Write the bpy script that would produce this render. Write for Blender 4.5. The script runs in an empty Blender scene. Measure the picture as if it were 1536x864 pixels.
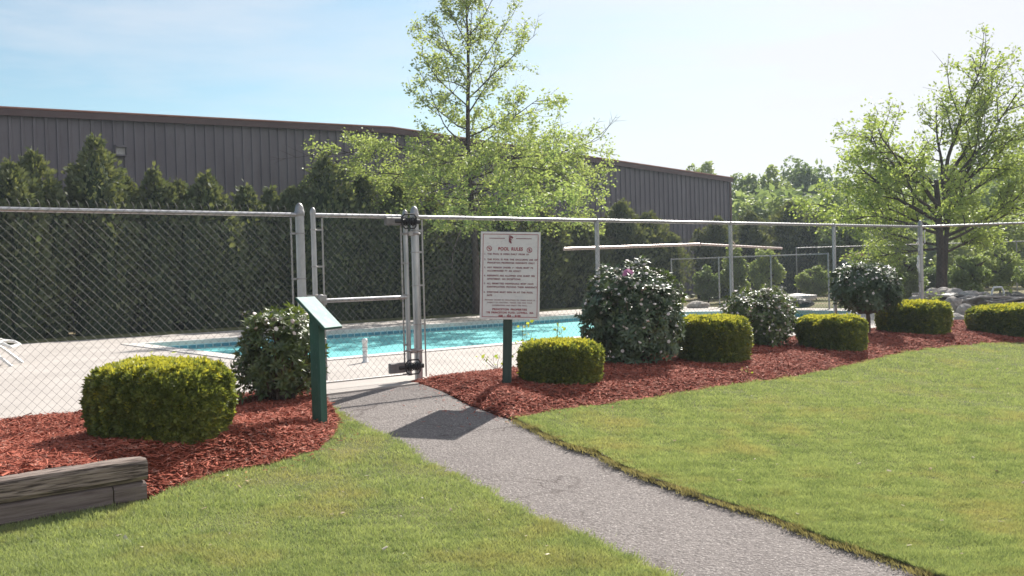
import bpy, math, random
import numpy as np
from mathutils import Vector, Matrix, geometry
PI = math.pi
S = bpy.context.scene
COL = S.collection
rnd = random.Random(7)
rs = np.random.RandomState(11)

# ------------------------------------------------------------------ camera
EYE = 1.16
F = 1500.0
PITCH, ROLL = 0.0150, 0.0270
cam_d = bpy.data.cameras.new('camera'); cam = bpy.data.objects.new('camera', cam_d); COL.objects.link(cam)
cam_d.sensor_width = 36.0; cam_d.lens = 36.0 * F / 1536.0; cam_d.clip_start = 0.05; cam_d.clip_end = 3000
CR = Matrix.Rotation(PI / 2 - PITCH, 3, 'X') @ Matrix.Rotation(-ROLL, 3, 'Z')
cam.matrix_world = Matrix.Translation((0, 0, EYE)) @ CR.to_4x4()
S.camera = cam

# ------------------------------------------------------------------ light
SUN_EL, SUN_AZ = math.radians(38.5), math.radians(21.5)     # azimuth east of the view direction (+Y)
w = bpy.data.worlds.new('World'); S.world = w; w.use_nodes = True
nt = w.node_tree; nt.nodes.clear()
def N(t, k, **kw):
    n = t.nodes.new(k)
    for a, b in kw.items(): setattr(n, a, b)
    return n
def L(t, a, b): t.links.new(a, b)
sky = N(nt, 'ShaderNodeTexSky', sky_type='NISHITA', sun_disc=False, sun_elevation=SUN_EL, sun_rotation=SUN_AZ)
sky.altitude = 0; sky.air_density = 1.0; sky.dust_density = 0.7; sky.ozone_density = 1.0
tc = N(nt, 'ShaderNodeTexCoord')
mp = N(nt, 'ShaderNodeMapping'); mp.inputs['Scale'].default_value = (1.2, 2.2, 7.0); mp.inputs['Rotation'].default_value = (0, 0.25, 0.5)
cn = N(nt, 'ShaderNodeTexNoise'); cn.inputs['Scale'].default_value = 1.3; cn.inputs['Detail'].default_value = 7; cn.inputs['Roughness'].default_value = 0.55
cr = N(nt, 'ShaderNodeMapRange'); cr.inputs[1].default_value = 0.36; cr.inputs[2].default_value = 0.66; cr.inputs[4].default_value = 0.88
mx = N(nt, 'ShaderNodeMix', data_type='RGBA'); mx.inputs[7].default_value = (6.9, 6.85, 7.15, 1)
bg = N(nt, 'ShaderNodeBackground'); bg.inputs[1].default_value = 0.062
wo = N(nt, 'ShaderNodeOutputWorld')
L(nt, tc.outputs['Generated'], mp.inputs[0]); L(nt, mp.outputs[0], cn.inputs['Vector']); sx = N(nt, 'ShaderNodeSeparateXYZ'); L(nt, tc.outputs['Generated'], sx.inputs[0])
ma = N(nt, 'ShaderNodeMath', operation='MULTIPLY_ADD'); ma.inputs[1].default_value = .42; L(nt, sx.outputs[0], ma.inputs[0]); L(nt, cn.outputs[0], ma.inputs[2])
L(nt, ma.outputs[0], cr.inputs[0])
tn = N(nt, 'ShaderNodeMix', data_type='RGBA', blend_type='MULTIPLY'); tn.inputs[0].default_value = 1; tn.inputs[7].default_value = (.80, .93, .90, 1); L(nt, sky.outputs[0], tn.inputs[6])
L(nt, cr.outputs[0], mx.inputs[0]); L(nt, tn.outputs[2], mx.inputs[6]); L(nt, mx.outputs[2], bg.inputs[0]); L(nt, bg.outputs[0], wo.inputs[0])

sd = bpy.data.lights.new('sun', 'SUN'); sun = bpy.data.objects.new('sun', sd); COL.objects.link(sun)
sd.energy = 4.5; sd.angle = math.radians(0.6); sd.color = (1.0, 0.95, 0.87)
sdir = Vector((math.sin(SUN_AZ) * math.cos(SUN_EL), math.cos(SUN_AZ) * math.cos(SUN_EL), math.sin(SUN_EL)))
sun.rotation_euler = sdir.to_track_quat('Z', 'Y').to_euler(); sun.location = (0, 0, 30)
S.view_settings.view_transform = 'Standard'; S.view_settings.look = 'None'; S.view_settings.gamma = 1
S.view_settings.exposure = 1.1
S.render.film_transparent = False
S.cycles.pixel_filter_type = 'BLACKMAN_HARRIS'; S.cycles.filter_width = 1.55

# ------------------------------------------------------------------ measuring helpers
def ray(px, py):
    v = CR @ Vector(((px - 768) / F, -(py - 432) / F, -1)); return v
def pix(px, py, z=0.0):
    v = ray(px, py); t = (z - EYE) / v.z; return Vector((v.x * t, v.y * t, z))
def at_depth(px, py, Y):
    v = ray(px, py); t = Y / v.y; return Vector((v.x * t, Y, EYE + v.z * t))
P0 = Vector((-4.27, 8.37, 0)); P1 = Vector((7.56, 18.48, 0))
U = (P1 - P0).normalized(); V = Vector((U.y, -U.x, 0))       # along the fence / towards the lawn
def W(s, d, z=0.0): return Vector((P0.x + U.x * s + V.x * d, P0.y + U.y * s + V.y * d, z))
def SD(x, y): rx, ry = x - P0.x, y - P0.y; return rx * U.x + ry * U.y, rx * V.x + ry * V.y
ZX = [-50, 0, 1, 1.8, 3, 4.5, 6.5, 9, 20, 200]; ZY = [0, 0, -.015, -.07, -.19, -.30, -.39, -.45, -.6, -1.2]
def terr(x, y):
    d = SD(x, y)[1]; z = float(np.interp(d, ZX, ZY))
    if x < -1.9 and d > 2: k = min(1, (-1.9 - x) / 1.4); z -= .13 * k * k * (3 - 2 * k) * min(1, d - 2)
    return z
def ground(px, py, dz=0.0):
    z = 0.0
    for _ in range(25):
        p = pix(px, py, z); z = 0.5 * z + 0.5 * (terr(p.x, p.y) + dz)
    return Vector((p.x, p.y, z))
def on_row(px, d):                                            # where the column of pixel px meets the line at distance d from the fence
    v = ray(px, 409); n = V
    # (v*t - P0).V = d
    t = (d + P0.x * n.x + P0.y * n.y) / (v.x * n.x + v.y * n.y)
    return Vector((v.x * t, v.y * t, 0))
def top_z(py, px, Y):
    return at_depth(px, py, Y).z

# ------------------------------------------------------------------ mesh helpers
def wloc(o):
    v = Vector(o.location)
    while o.parent: o = o.parent; v = v + Vector(o.location)
    return v
def link(name, me, mats=None, parent=None, loc=None):
    o = bpy.data.objects.new(name, me); COL.objects.link(o)
    if mats:
        for m in (mats if isinstance(mats, (list, tuple)) else [mats]): me.materials.append(m)
    if parent: o.parent = parent
    if loc is not None: o.location = loc
    return o
def tag(o, label=None, cat=None, group=None, kind=None):
    if label: o['label'] = label
    if cat: o['category'] = cat
    if group: o['group'] = group
    if kind: o['kind'] = kind
    return o
def empty(name, loc, label=None, cat=None, group=None):
    o = bpy.data.objects.new(name, None); COL.objects.link(o); o.location = loc; o.empty_display_size = .1
    return tag(o, label, cat, group)

class MB:
    def __init__(s): s.v = []; s.f = []; s.m = []; s.mi = 0
    def add(s, vs, fs):
        b = len(s.v); s.v += [tuple(p) for p in vs]; s.f += [tuple(b + i for i in f) for f in fs]; s.m += [s.mi] * len(fs)
    def box(s, c, size, R=None, bev=0.0):
        hx, hy, hz = size[0] / 2, size[1] / 2, size[2] / 2; c = Vector(c); R = R or Matrix.Identity(3)
        if bev <= 0:
            vs = [c + R @ Vector((x * hx, y * hy, z * hz)) for x in (-1, 1) for y in (-1, 1) for z in (-1, 1)]
            s.add(vs, [(0, 1, 3, 2), (4, 6, 7, 5), (0, 4, 5, 1), (2, 3, 7, 6), (0, 2, 6, 4), (1, 5, 7, 3)])
        else:                                                # chamfered box
            vs = []; idx = {}
            for x in (-1, 1):
                for y in (-1, 1):
                    for z in (-1, 1):
                        for a in range(3):
                            q = [x * hx, y * hy, z * hz]
                            for k in range(3):
                                if k != a: q[k] -= (x, y, z)[k] * bev
                            idx[(x, y, z, a)] = len(vs); vs.append(c + R @ Vector(q))
            fs = []
            def q4(keys): fs.append(tuple(idx[k] for k in keys))
            for sg in (-1, 1):
                q4([(sg, -1, -1, 0), (sg, 1, -1, 0), (sg, 1, 1, 0), (sg, -1, 1, 0)][::sg])
                q4([(-1, sg, -1, 1), (-1, sg, 1, 1), (1, sg, 1, 1), (1, sg, -1, 1)][::sg])
                q4([(-1, -1, sg, 2), (1, -1, sg, 2), (1, 1, sg, 2), (-1, 1, sg, 2)][::sg])
            for a in (-1, 1):
                for b in (-1, 1):
                    q4([(-1, a, b, 1), (1, a, b, 1), (1, a, b, 2), (-1, a, b, 2)])
                    q4([(a, -1, b, 0), (a, 1, b, 0), (a, 1, b, 2), (a, -1, b, 2)])
                    q4([(a, b, -1, 0), (a, b, 1, 0), (a, b, 1, 1), (a, b, -1, 1)])
                    for d in (-1, 1): fs.append((idx[(a, b, d, 0)], idx[(a, b, d, 1)], idx[(a, b, d, 2)]))
            s.add(vs, fs)
    def tube(s, pts, r, n=8, caps=True):
        pts = [Vector(p) for p in pts]; k = len(pts)
        rr = r if isinstance(r, (list, tuple)) else [r] * k
        t0 = (pts[1] - pts[0]).normalized(); up = Vector((0, 0, 1)) if abs(t0.z) < .9 else Vector((1, 0, 0))
        a = t0.cross(up).normalized(); vs = []
        for i in range(k):
            t = (pts[min(i + 1, k - 1)] - pts[max(i - 1, 0)]).normalized()
            a = (a - t * a.dot(t)).normalized(); b = t.cross(a)
            for j in range(n):
                an = 2 * PI * j / n; vs.append(pts[i] + (a * math.cos(an) + b * math.sin(an)) * rr[i])
        fs = [(i * n + j, i * n + (j + 1) % n, (i + 1) * n + (j + 1) % n, (i + 1) * n + j) for i in range(k - 1) for j in range(n)]
        if caps: fs += [tuple(range(n - 1, -1, -1)), tuple((k - 1) * n + j for j in range(n))]
        s.add(vs, fs)
    def lathe(s, c, prof, n=16, axis=None):                  # prof: (radius, height)
        c = Vector(c); R = Matrix.Identity(3) if axis is None else Vector(axis).to_track_quat('Z', 'Y').to_matrix()
        vs = [c + R @ Vector((r * math.cos(2 * PI * j / n), r * math.sin(2 * PI * j / n), z)) for r, z in prof for j in range(n)]
        fs = [(i * n + j, i * n + (j + 1) % n, (i + 1) * n + (j + 1) % n, (i + 1) * n + j) for i in range(len(prof) - 1) for j in range(n)]
        fs += [tuple(range(n - 1, -1, -1)), tuple((len(prof) - 1) * n + j for j in range(n))]
        s.add(vs, fs)
    def ring(s, c, R_, r, axis=(0, 0, 1), n=18, m=6):
        c = Vector(c); Q = Vector(axis).to_track_quat('Z', 'Y').to_matrix(); vs = []
        for i in range(n):
            a = 2 * PI * i / n
            for j in range(m):
                b = 2 * PI * j / m; q = R_ + r * math.cos(b)
                vs.append(c + Q @ Vector((q * math.cos(a), q * math.sin(a), r * math.sin(b))))
        s.add(vs, [(i * m + j, ((i + 1) % n) * m + j, ((i + 1) % n) * m + (j + 1) % m, i * m + (j + 1) % m) for i in range(n) for j in range(m)])
    def mesh(s, name, off=None, smooth=False):
        me = bpy.data.meshes.new(name); o = off or Vector((0, 0, 0))
        me.from_pydata([(v[0] - o[0], v[1] - o[1], v[2] - o[2]) for v in s.v], [], s.f)
        if any(s.m):
            me.polygons.foreach_set('material_index', s.m)
        if smooth: me.polygons.foreach_set('use_smooth', [True] * len(s.f))
        me.update(); return me
    def build(s, name, mats, parent=None, smooth=False, loc=None):
        """coordinates given in the world; object sits at its parent's origin (or loc / the mesh centre)"""
        if parent is not None: off = wloc(parent); o = link(name, s.mesh(name, off, smooth), mats, parent)
        else:
            off = Vector(loc) if loc is not None else Vector((0, 0, 0)); o = link(name, s.mesh(name, off, smooth), mats, None, off)
        if smooth: autosmooth(o.data)
        return o
def autosmooth(me, ang=0.7):
    try: me.set_sharp_from_angle(angle=ang)
    except Exception: pass

def np_mesh(name, Vt, Ft, mi=None, smooth=False):
    Vt = np.asarray(Vt, np.float32); Ft = np.asarray(Ft, np.int32); k = Ft.shape[1]
    me = bpy.data.meshes.new(name)
    me.vertices.add(len(Vt)); me.vertices.foreach_set('co', Vt.ravel())
    me.loops.add(Ft.size); me.loops.foreach_set('vertex_index', Ft.ravel())
    me.polygons.add(len(Ft)); me.polygons.foreach_set('loop_start', np.arange(0, Ft.size, k, dtype=np.int32))
    try: me.polygons.foreach_set('loop_total', np.full(len(Ft), k, np.int32))
    except Exception: pass
    if mi is not None: me.polygons.foreach_set('material_index', np.asarray(mi, np.int32))
    me.polygons.foreach_set('use_smooth', np.full(len(Ft), smooth))
    me.update(calc_edges=True); me.validate(verbose=False); return me
def norm(a): return a / (np.linalg.norm(a, axis=-1, keepdims=True) + 1e-9)
def frames(z, R=None, twist=None):
    """rotation matrices whose local z follows z (n,3), with a random twist"""
    R = R or rs; z = norm(z); n = len(z); h = norm(R.normal(size=(n, 3)))
    x = norm(np.cross(h, z)); y = np.cross(z, x); return np.stack([x, y, z], -1)
def scatter(T, TF, pos, M, sc):
    """T (m,3) template, TF (k,c); returns joined verts, faces"""
    T = np.asarray(T, float); TF = np.asarray(TF); n = len(pos); sc = np.asarray(sc, float)
    if sc.ndim == 1: sc = sc[:, None].repeat(3, 1)
    P = np.einsum('nij,nmj->nmi', M, T[None] * sc[:, None, :]) + np.asarray(pos)[:, None, :]
    Fa = TF[None] + (np.arange(n) * len(T))[:, None, None]
    return P.reshape(-1, 3), Fa.reshape(-1, TF.shape[1])
def join(parts):
    vs, fs, b = [], [], 0
    for v, f in parts: vs.append(v); fs.append(f + b); b += len(v)
    return np.concatenate(vs), np.concatenate(fs)
def wob(p, seed=0, f=1.0):
    R = np.random.RandomState(seed + 900); o = np.zeros(len(p))
    for i in range(7):
        k = R.normal(size=3) * f * (1 + .45 * i); o += np.sin(p @ k + R.uniform(0, 6.28)) / (1 + .35 * i)
    return o / 3.0

# ------------------------------------------------------------------ materials
MATS = {}
def mat(name, c1, c2=None, rough=.7, spec=.3, scale=6.0, detail=6, lo=.35, hi=.65, bump=0.0, bscale=40, metal=0.0, trans=None, tfac=.4,
        island=0.0, coord='Object', c3=None, s3=1.0, f3=.5, coat=0.0, stretch=None, lo3=.5, hi3=.7, fine=None):
    m = bpy.data.materials.new(name); m.use_nodes = True; t = m.node_tree; t.nodes.clear(); MATS[name] = m
    out = N(t, 'ShaderNodeOutputMaterial'); b = N(t, 'ShaderNodeBsdfPrincipled')
    b.inputs['Roughness'].default_value = rough; b.inputs['Specular IOR Level'].default_value = spec; b.inputs['Metallic'].default_value = metal
    b.inputs['Coat Weight'].default_value = coat
    co = N(t, 'ShaderNodeTexCoord'); src = co.outputs[coord]
    if stretch:
        q = N(t, 'ShaderNodeMapping'); q.inputs['Scale'].default_value = stretch; L(t, src, q.inputs[0]); src = q.outputs[0]
    c2 = c2 or c1; col = None
    def noise(sc, det=detail, a=lo, bb=hi, rg=.6):
        n = N(t, 'ShaderNodeTexNoise'); n.inputs['Scale'].default_value = sc; n.inputs['Detail'].default_value = det; n.inputs['Roughness'].default_value = rg
        L(t, src, n.inputs['Vector']); r = N(t, 'ShaderNodeMapRange'); r.inputs[1].default_value = a; r.inputs[2].default_value = bb
        L(t, n.outputs[0], r.inputs[0]); return r.outputs[0]
    mixn = N(t, 'ShaderNodeMix', data_type='RGBA'); mixn.inputs[6].default_value = (*c1, 1); mixn.inputs[7].default_value = (*c2, 1)
    fac = noise(scale)
    if island > 0:
        g = N(t, 'ShaderNodeNewGeometry'); a = N(t, 'ShaderNodeMix', data_type='FLOAT'); a.inputs[0].default_value = island
        L(t, fac, a.inputs[2]); L(t, g.outputs['Random Per Island'], a.inputs[3]); fac = a.outputs[0]
    L(t, fac, mixn.inputs[0]); col = mixn.outputs[2]
    if c3:
        m3 = N(t, 'ShaderNodeMix', data_type='RGBA'); k = N(t, 'ShaderNodeMath', operation='MULTIPLY'); k.inputs[1].default_value = f3
        L(t, noise(s3, 5, lo3, hi3), k.inputs[0]); L(t, k.outputs[0], m3.inputs[0]); L(t, col, m3.inputs[6]); m3.inputs[7].default_value = (*c3, 1); col = m3.outputs[2]
    if fine:                                                 # (scale, colour, amount): small specks
        m4 = N(t, 'ShaderNodeMix', data_type='RGBA'); k = N(t, 'ShaderNodeMath', operation='MULTIPLY'); k.inputs[1].default_value = fine[2]
        L(t, noise(fine[0], 2, .56, .66), k.inputs[0]); L(t, k.outputs[0], m4.inputs[0]); L(t, col, m4.inputs[6]); m4.inputs[7].default_value = (*fine[1], 1); col = m4.outputs[2]
    L(t, col, b.inputs['Base Color'])
    if bump > 0:
        n = N(t, 'ShaderNodeTexNoise'); n.inputs['Scale'].default_value = bscale; n.inputs['Detail'].default_value = 6
        L(t, src, n.inputs['Vector']); bp = N(t, 'ShaderNodeBump'); bp.inputs['Strength'].default_value = min(1, bump); bp.inputs['Distance'].default_value = .02 * max(1, bump)
        L(t, n.outputs[0], bp.inputs['Height']); L(t, bp.outputs[0], b.inputs['Normal'])
    sh = b.outputs[0]
    if trans:
        tr = N(t, 'ShaderNodeBsdfTranslucent'); mt = N(t, 'ShaderNodeMix', data_type='RGBA'); mt.blend_type = 'MULTIPLY'; mt.inputs[0].default_value = 1
        L(t, col, mt.inputs[6]); mt.inputs[7].default_value = (*trans, 1); L(t, mt.outputs[2], tr.inputs[0])
        ms = N(t, 'ShaderNodeMixShader'); ms.inputs[0].default_value = tfac; L(t, sh, ms.inputs[1]); L(t, tr.outputs[0], ms.inputs[2]); sh = ms.outputs[0]
    L(t, sh, out.inputs[0]); return m

M_soil = mat('soil', (.15, .10, .07), (.23, .17, .12), rough=.95, spec=.1, bump=.8, bscale=25)
M_field = mat('rough_field', (.10, .12, .04), (.22, .17, .10), rough=.95, spec=.1, scale=.6, bump=.6, bscale=9, c3=(.28, .24, .19), s3=.25, f3=.6)
M_turf = mat('turf', (.09, .10, .045), (.15, .15, .07), rough=.95, spec=.1, scale=2.2, bump=.8, bscale=60, c3=(.24, .20, .09), s3=1.1, f3=.5, lo3=.55, hi3=.75)
M_blade = mat('grass_blade', (.14, .19, .085), (.43, .46, .235), rough=.6, spec=.22, scale=5, island=.62, trans=(1.4, 1.45, .8), tfac=.38, c3=(.40, .34, .18), s3=1.3, f3=.8, lo3=.50, hi3=.72)
M_mulch = mat('mulch_bed', (.10, .024, .014), (.18, .05, .028), rough=.95, spec=.1, scale=25, bump=1, bscale=50)
M_chip = mat('mulch_chip', (.20, .040, .022), (.50, .15, .095), rough=.8, spec=.12, scale=5, island=.7, fine=(22, (.60, .38, .30), .45))
M_path = mat('asphalt', (.150, .132, .124), (.235, .208, .197), rough=.95, spec=.15, scale=38, detail=4, lo=.38, hi=.62, bump=1.0, bscale=55, c3=(.15, .13, .125), s3=2.2, f3=.45, lo3=.48, hi3=.68, fine=(75, (.50, .46, .43), .6))
t = M_path.node_tree; b = next(n for n in t.nodes if n.type == 'BSDF_PRINCIPLED'); old = b.inputs['Base Color'].links[0].from_socket
co = N(t, 'ShaderNodeTexCoord'); nz = N(t, 'ShaderNodeTexNoise'); nz.inputs['Scale'].default_value = 3.0; nz.inputs['Detail'].default_value = 5; mp = N(t, 'ShaderNodeMix', data_type='RGBA', blend_type='LINEAR_LIGHT'); mp.inputs[0].default_value = .22
L(t, co.outputs['Object'], nz.inputs['Vector']); L(t, co.outputs['Object'], mp.inputs[6]); L(t, nz.outputs['Color'], mp.inputs[7])
vo = N(t, 'ShaderNodeTexVoronoi', feature='DISTANCE_TO_EDGE'); vo.inputs['Scale'].default_value = 1.25; L(t, mp.outputs[2], vo.inputs['Vector'])
r1 = N(t, 'ShaderNodeMapRange'); r1.inputs[1].default_value = .004; r1.inputs[2].default_value = .022; r1.inputs[3].default_value = 1; r1.inputs[4].default_value = 0; L(t, vo.outputs[0], r1.inputs[0])
n5 = N(t, 'ShaderNodeTexNoise'); n5.inputs['Scale'].default_value = 1.1; L(t, co.outputs['Object'], n5.inputs['Vector']); r2 = N(t, 'ShaderNodeMapRange'); r2.inputs[1].default_value = .50; r2.inputs[2].default_value = .62; r2.inputs[4].default_value = .6; L(t, n5.outputs[0], r2.inputs[0])
k5 = N(t, 'ShaderNodeMath', operation='MULTIPLY'); L(t, r1.outputs[0], k5.inputs[0]); L(t, r2.outputs[0], k5.inputs[1]); m5 = N(t, 'ShaderNodeMix', data_type='RGBA'); m5.inputs[7].default_value = (.075, .06, .055, 1); L(t, k5.outputs[0], m5.inputs[0]); L(t, old, m5.inputs[6]); L(t, m5.outputs[2], b.inputs['Base Color'])
M_deck = mat('concrete_deck', (.36, .325, .30), (.43, .39, .36), rough=.85, spec=.25, scale=1.2, bump=.25, bscale=60, c3=(.30, .27, .245), s3=.7, f3=.35, fine=(90, (.36, .33, .3), .25))
M_coping = mat('pool_coping', (.50, .47, .44), (.58, .54, .51), rough=.7, spec=.3, scale=3, bump=.1)
M_plaster = mat('pool_plaster', (.42, .60, .62), (.50, .68, .70), rough=.6, scale=.8)
M_tile = mat('pool_tile', (.06, .19, .27), (.10, .28, .35), rough=.15, spec=.5, scale=4)
M_galv = mat('galvanised_steel', (.36, .36, .375), (.50, .50, .52), rough=.42, spec=.5, metal=.75, scale=9, stretch=(1, 1, .3), c3=(.26, .26, .27), s3=30, f3=.4, fine=(60, (.62, .60, .6), .3))
M_galvd = mat('galvanised_steel_old', (.30, .30, .30), (.42, .41, .41), rough=.5, spec=.4, metal=.7, scale=14, fine=(50, (.35, .2, .12), .35))
M_wire = mat('fence_wire', (.11, .115, .115), (.16, .16, .16), rough=.65, spec=.4, metal=.3, scale=3)
M_black = mat('black_plastic', (.012, .012, .014), (.022, .022, .026), rough=.45, spec=.4, scale=20)
M_greyp = mat('closer_housing', (.14, .13, .13), (.19, .18, .18), rough=.5, spec=.4, scale=20, metal=.3)
M_gpost = mat('green_paint', (.018, .075, .055), (.030, .105, .080), rough=.55, spec=.35, scale=5, stretch=(3, 3, .5), bump=.15, bscale=60, fine=(40, (.06, .13, .11), .4))
M_gpost2 = mat('green_paint_worn', (.045, .070, .058), (.065, .095, .080), rough=.75, spec=.25, scale=6, stretch=(4, 4, .5), bump=.25, bscale=70)
M_mint = mat('mint_panel', (.24, .35, .335), (.30, .41, .39), rough=.7, spec=.2, scale=7, fine=(14, (.46, .54, .52), .4))
M_sign = mat('sign_face', (.72, .69, .69), (.78, .745, .74), rough=.5, spec=.35, scale=5, fine=(30, (.5, .47, .47), .25))
M_red = mat('sign_red_print', (.30, .03, .05), (.36, .05, .07), rough=.6, scale=20)
M_redl = mat('sign_dull_print', (.22, .06, .08), (.30, .10, .12), rough=.6, scale=40)
M_wall = mat('metal_cladding', (.125, .110, .128), (.156, .140, .158), rough=.55, spec=.35, scale=1.2, stretch=(1, 1, .25), c3=(.10, .082, .09), s3=5, f3=.4)
M_trim = mat('roof_trim', (.075, .042, .042), (.10, .058, .055), rough=.5, spec=.4, scale=2)
M_roof = mat('roof_metal', (.30, .13, .10), (.38, .18, .14), rough=.45, spec=.4, scale=3)
M_timber = mat('old_timber', (.17, .13, .11), (.34, .275, .24), rough=.9, spec=.15, scale=3.2, detail=9, stretch=(1.2, 22, 22), bump=.5, bscale=5, c3=(.05, .038, .034), s3=4, f3=.9, lo3=.48, hi3=.6)
M_timber2 = mat('timber_brown', (.12, .092, .085), (.21, .17, .16), rough=.9, spec=.15, scale=3.0, detail=9, stretch=(1.2, 20, 20), bump=.4, bscale=5, c3=(.16, .13, .12), s3=6, f3=.4)
M_timbergrain_end = mat('timber_end', (.17, .14, .11), (.26, .22, .18), rough=.9, spec=.1, scale=40, bump=.5)
M_white = mat('white_plastic', (.72, .71, .69), (.80, .79, .77), rough=.4, spec=.4, scale=6)
M_whited = mat('dirty_white', (.24, .215, .20), (.44, .40, .37), rough=.6, spec=.3, scale=4, c3=(.25, .2, .17), s3=3, f3=.5)
M_rock = mat('pale_stone', (.24, .21, .19), (.48, .44, .40), rough=.85, spec=.2, scale=5, bump=.7, bscale=12, c3=(.20, .16, .13), s3=3, f3=.6)
M_dark = mat('dark_cover', (.02, .02, .022), (.05, .045, .045), rough=.6, scale=4)
M_bark = mat('bark', (.055, .042, .038), (.11, .085, .075), rough=.95, spec=.1, scale=12, stretch=(1, 1, .3), bump=1, bscale=30)
M_stem = mat('shrub_stem', (.09, .06, .045), (.15, .11, .085), rough=.9, spec=.1, scale=20)
M_pole = mat('pool_pole', (.62, .50, .46), (.70, .58, .54), rough=.35, spec=.5, metal=.25, scale=4)
def leafm(name, a, b, tr=(1.7, 1.6, .7), tf=.45, rough=.5, spec=.3, isl=.7, sc=1.2): return mat(name, a, b, rough=rough, spec=spec, scale=sc, island=isl, trans=tr, tfac=tf)
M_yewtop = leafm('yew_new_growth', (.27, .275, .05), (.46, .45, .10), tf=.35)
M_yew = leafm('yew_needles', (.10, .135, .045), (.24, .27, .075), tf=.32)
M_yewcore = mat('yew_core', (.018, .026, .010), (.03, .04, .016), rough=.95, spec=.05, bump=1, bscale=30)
M_rhodo = leafm('rhododendron_leaf', (.040, .070, .030), (.10, .14, .052), tr=(1.6, 1.6, .6), tf=.2, rough=.42, spec=.85)
M_rhodo2 = leafm('laurel_leaf', (.055, .085, .028), (.15, .19, .05), tr=(1.5, 1.5, .6), tf=.26, rough=.42, spec=.85)
M_pink = mat('pink_petals', (.62, .22, .42), (.78, .40, .58), rough=.7, scale=20, trans=(1, .8, .9), tfac=.3)
M_glint = mat('pale_leaf_glint', (.74, .60, .58), (.86, .78, .75), rough=.6, scale=20)  # sun glints on leaves, put in as a pale pinkish colour
M_arb = leafm('arborvitae_spray', (.065, .090, .048), (.17, .185, .10), tf=.25, rough=.75, sc=.9)
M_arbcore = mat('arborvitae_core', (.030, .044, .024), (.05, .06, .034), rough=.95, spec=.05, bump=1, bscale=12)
M_locust = leafm('locust_leaf', (.20, .25, .08), (.38, .42, .16), tf=.48, tr=(1.35, 1.4, .9))
M_maple = leafm('right_tree_leaf', (.20, .26, .07), (.38, .43, .14), tf=.46, tr=(1.35, 1.4, .9))
M_far1 = leafm('far_leaf_mid', (.15, .20, .08), (.27, .32, .13), tf=.4, tr=(1.3, 1.35, .9), sc=.6)
M_far2 = leafm('far_leaf_bright', (.20, .25, .09), (.35, .39, .15), tf=.42, tr=(1.3, 1.35, .9), sc=.6)
M_far3 = leafm('far_leaf_dark', (.11, .155, .065), (.20, .25, .10), tf=.35, tr=(1.3, 1.35, .9), sc=.6)
M_weed = leafm('weed_leaf', (.16, .23, .04), (.32, .36, .08), tf=.5)

# pool water: ripples over a turquoise body
M_water = bpy.data.materials.new('pool_water'); M_water.use_nodes = True; t = M_water.node_tree; b = t.nodes['Principled BSDF']
co = N(t, 'ShaderNodeTexCoord'); n1 = N(t, 'ShaderNodeTexNoise'); n1.inputs['Scale'].default_value = 2.6; n1.inputs['Detail'].default_value = 4
bp = N(t, 'ShaderNodeBump'); bp.inputs['Strength'].default_value = .1; bp.inputs['Distance'].default_value = .03
L(t, co.outputs['Object'], n1.inputs['Vector']); L(t, n1.outputs[0], bp.inputs['Height']); L(t, bp.outputs[0], b.inputs['Normal'])
n2 = N(t, 'ShaderNodeTexNoise'); n2.inputs['Scale'].default_value = .9; n2.inputs['Detail'].default_value = 3
mm = N(t, 'ShaderNodeMix', data_type='RGBA'); mm.inputs[6].default_value = (.16, .48, .485, 1); mm.inputs[7].default_value = (.19, .52, .52, 1)
L(t, co.outputs['Object'], n2.inputs['Vector']); L(t, n2.outputs[0], mm.inputs[0]); L(t, mm.outputs[2], b.inputs['Base Color'])
b.inputs['Roughness'].default_value = .5; b.inputs['IOR'].default_value = 1.33; b.inputs['Specular IOR Level'].default_value = .08

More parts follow.
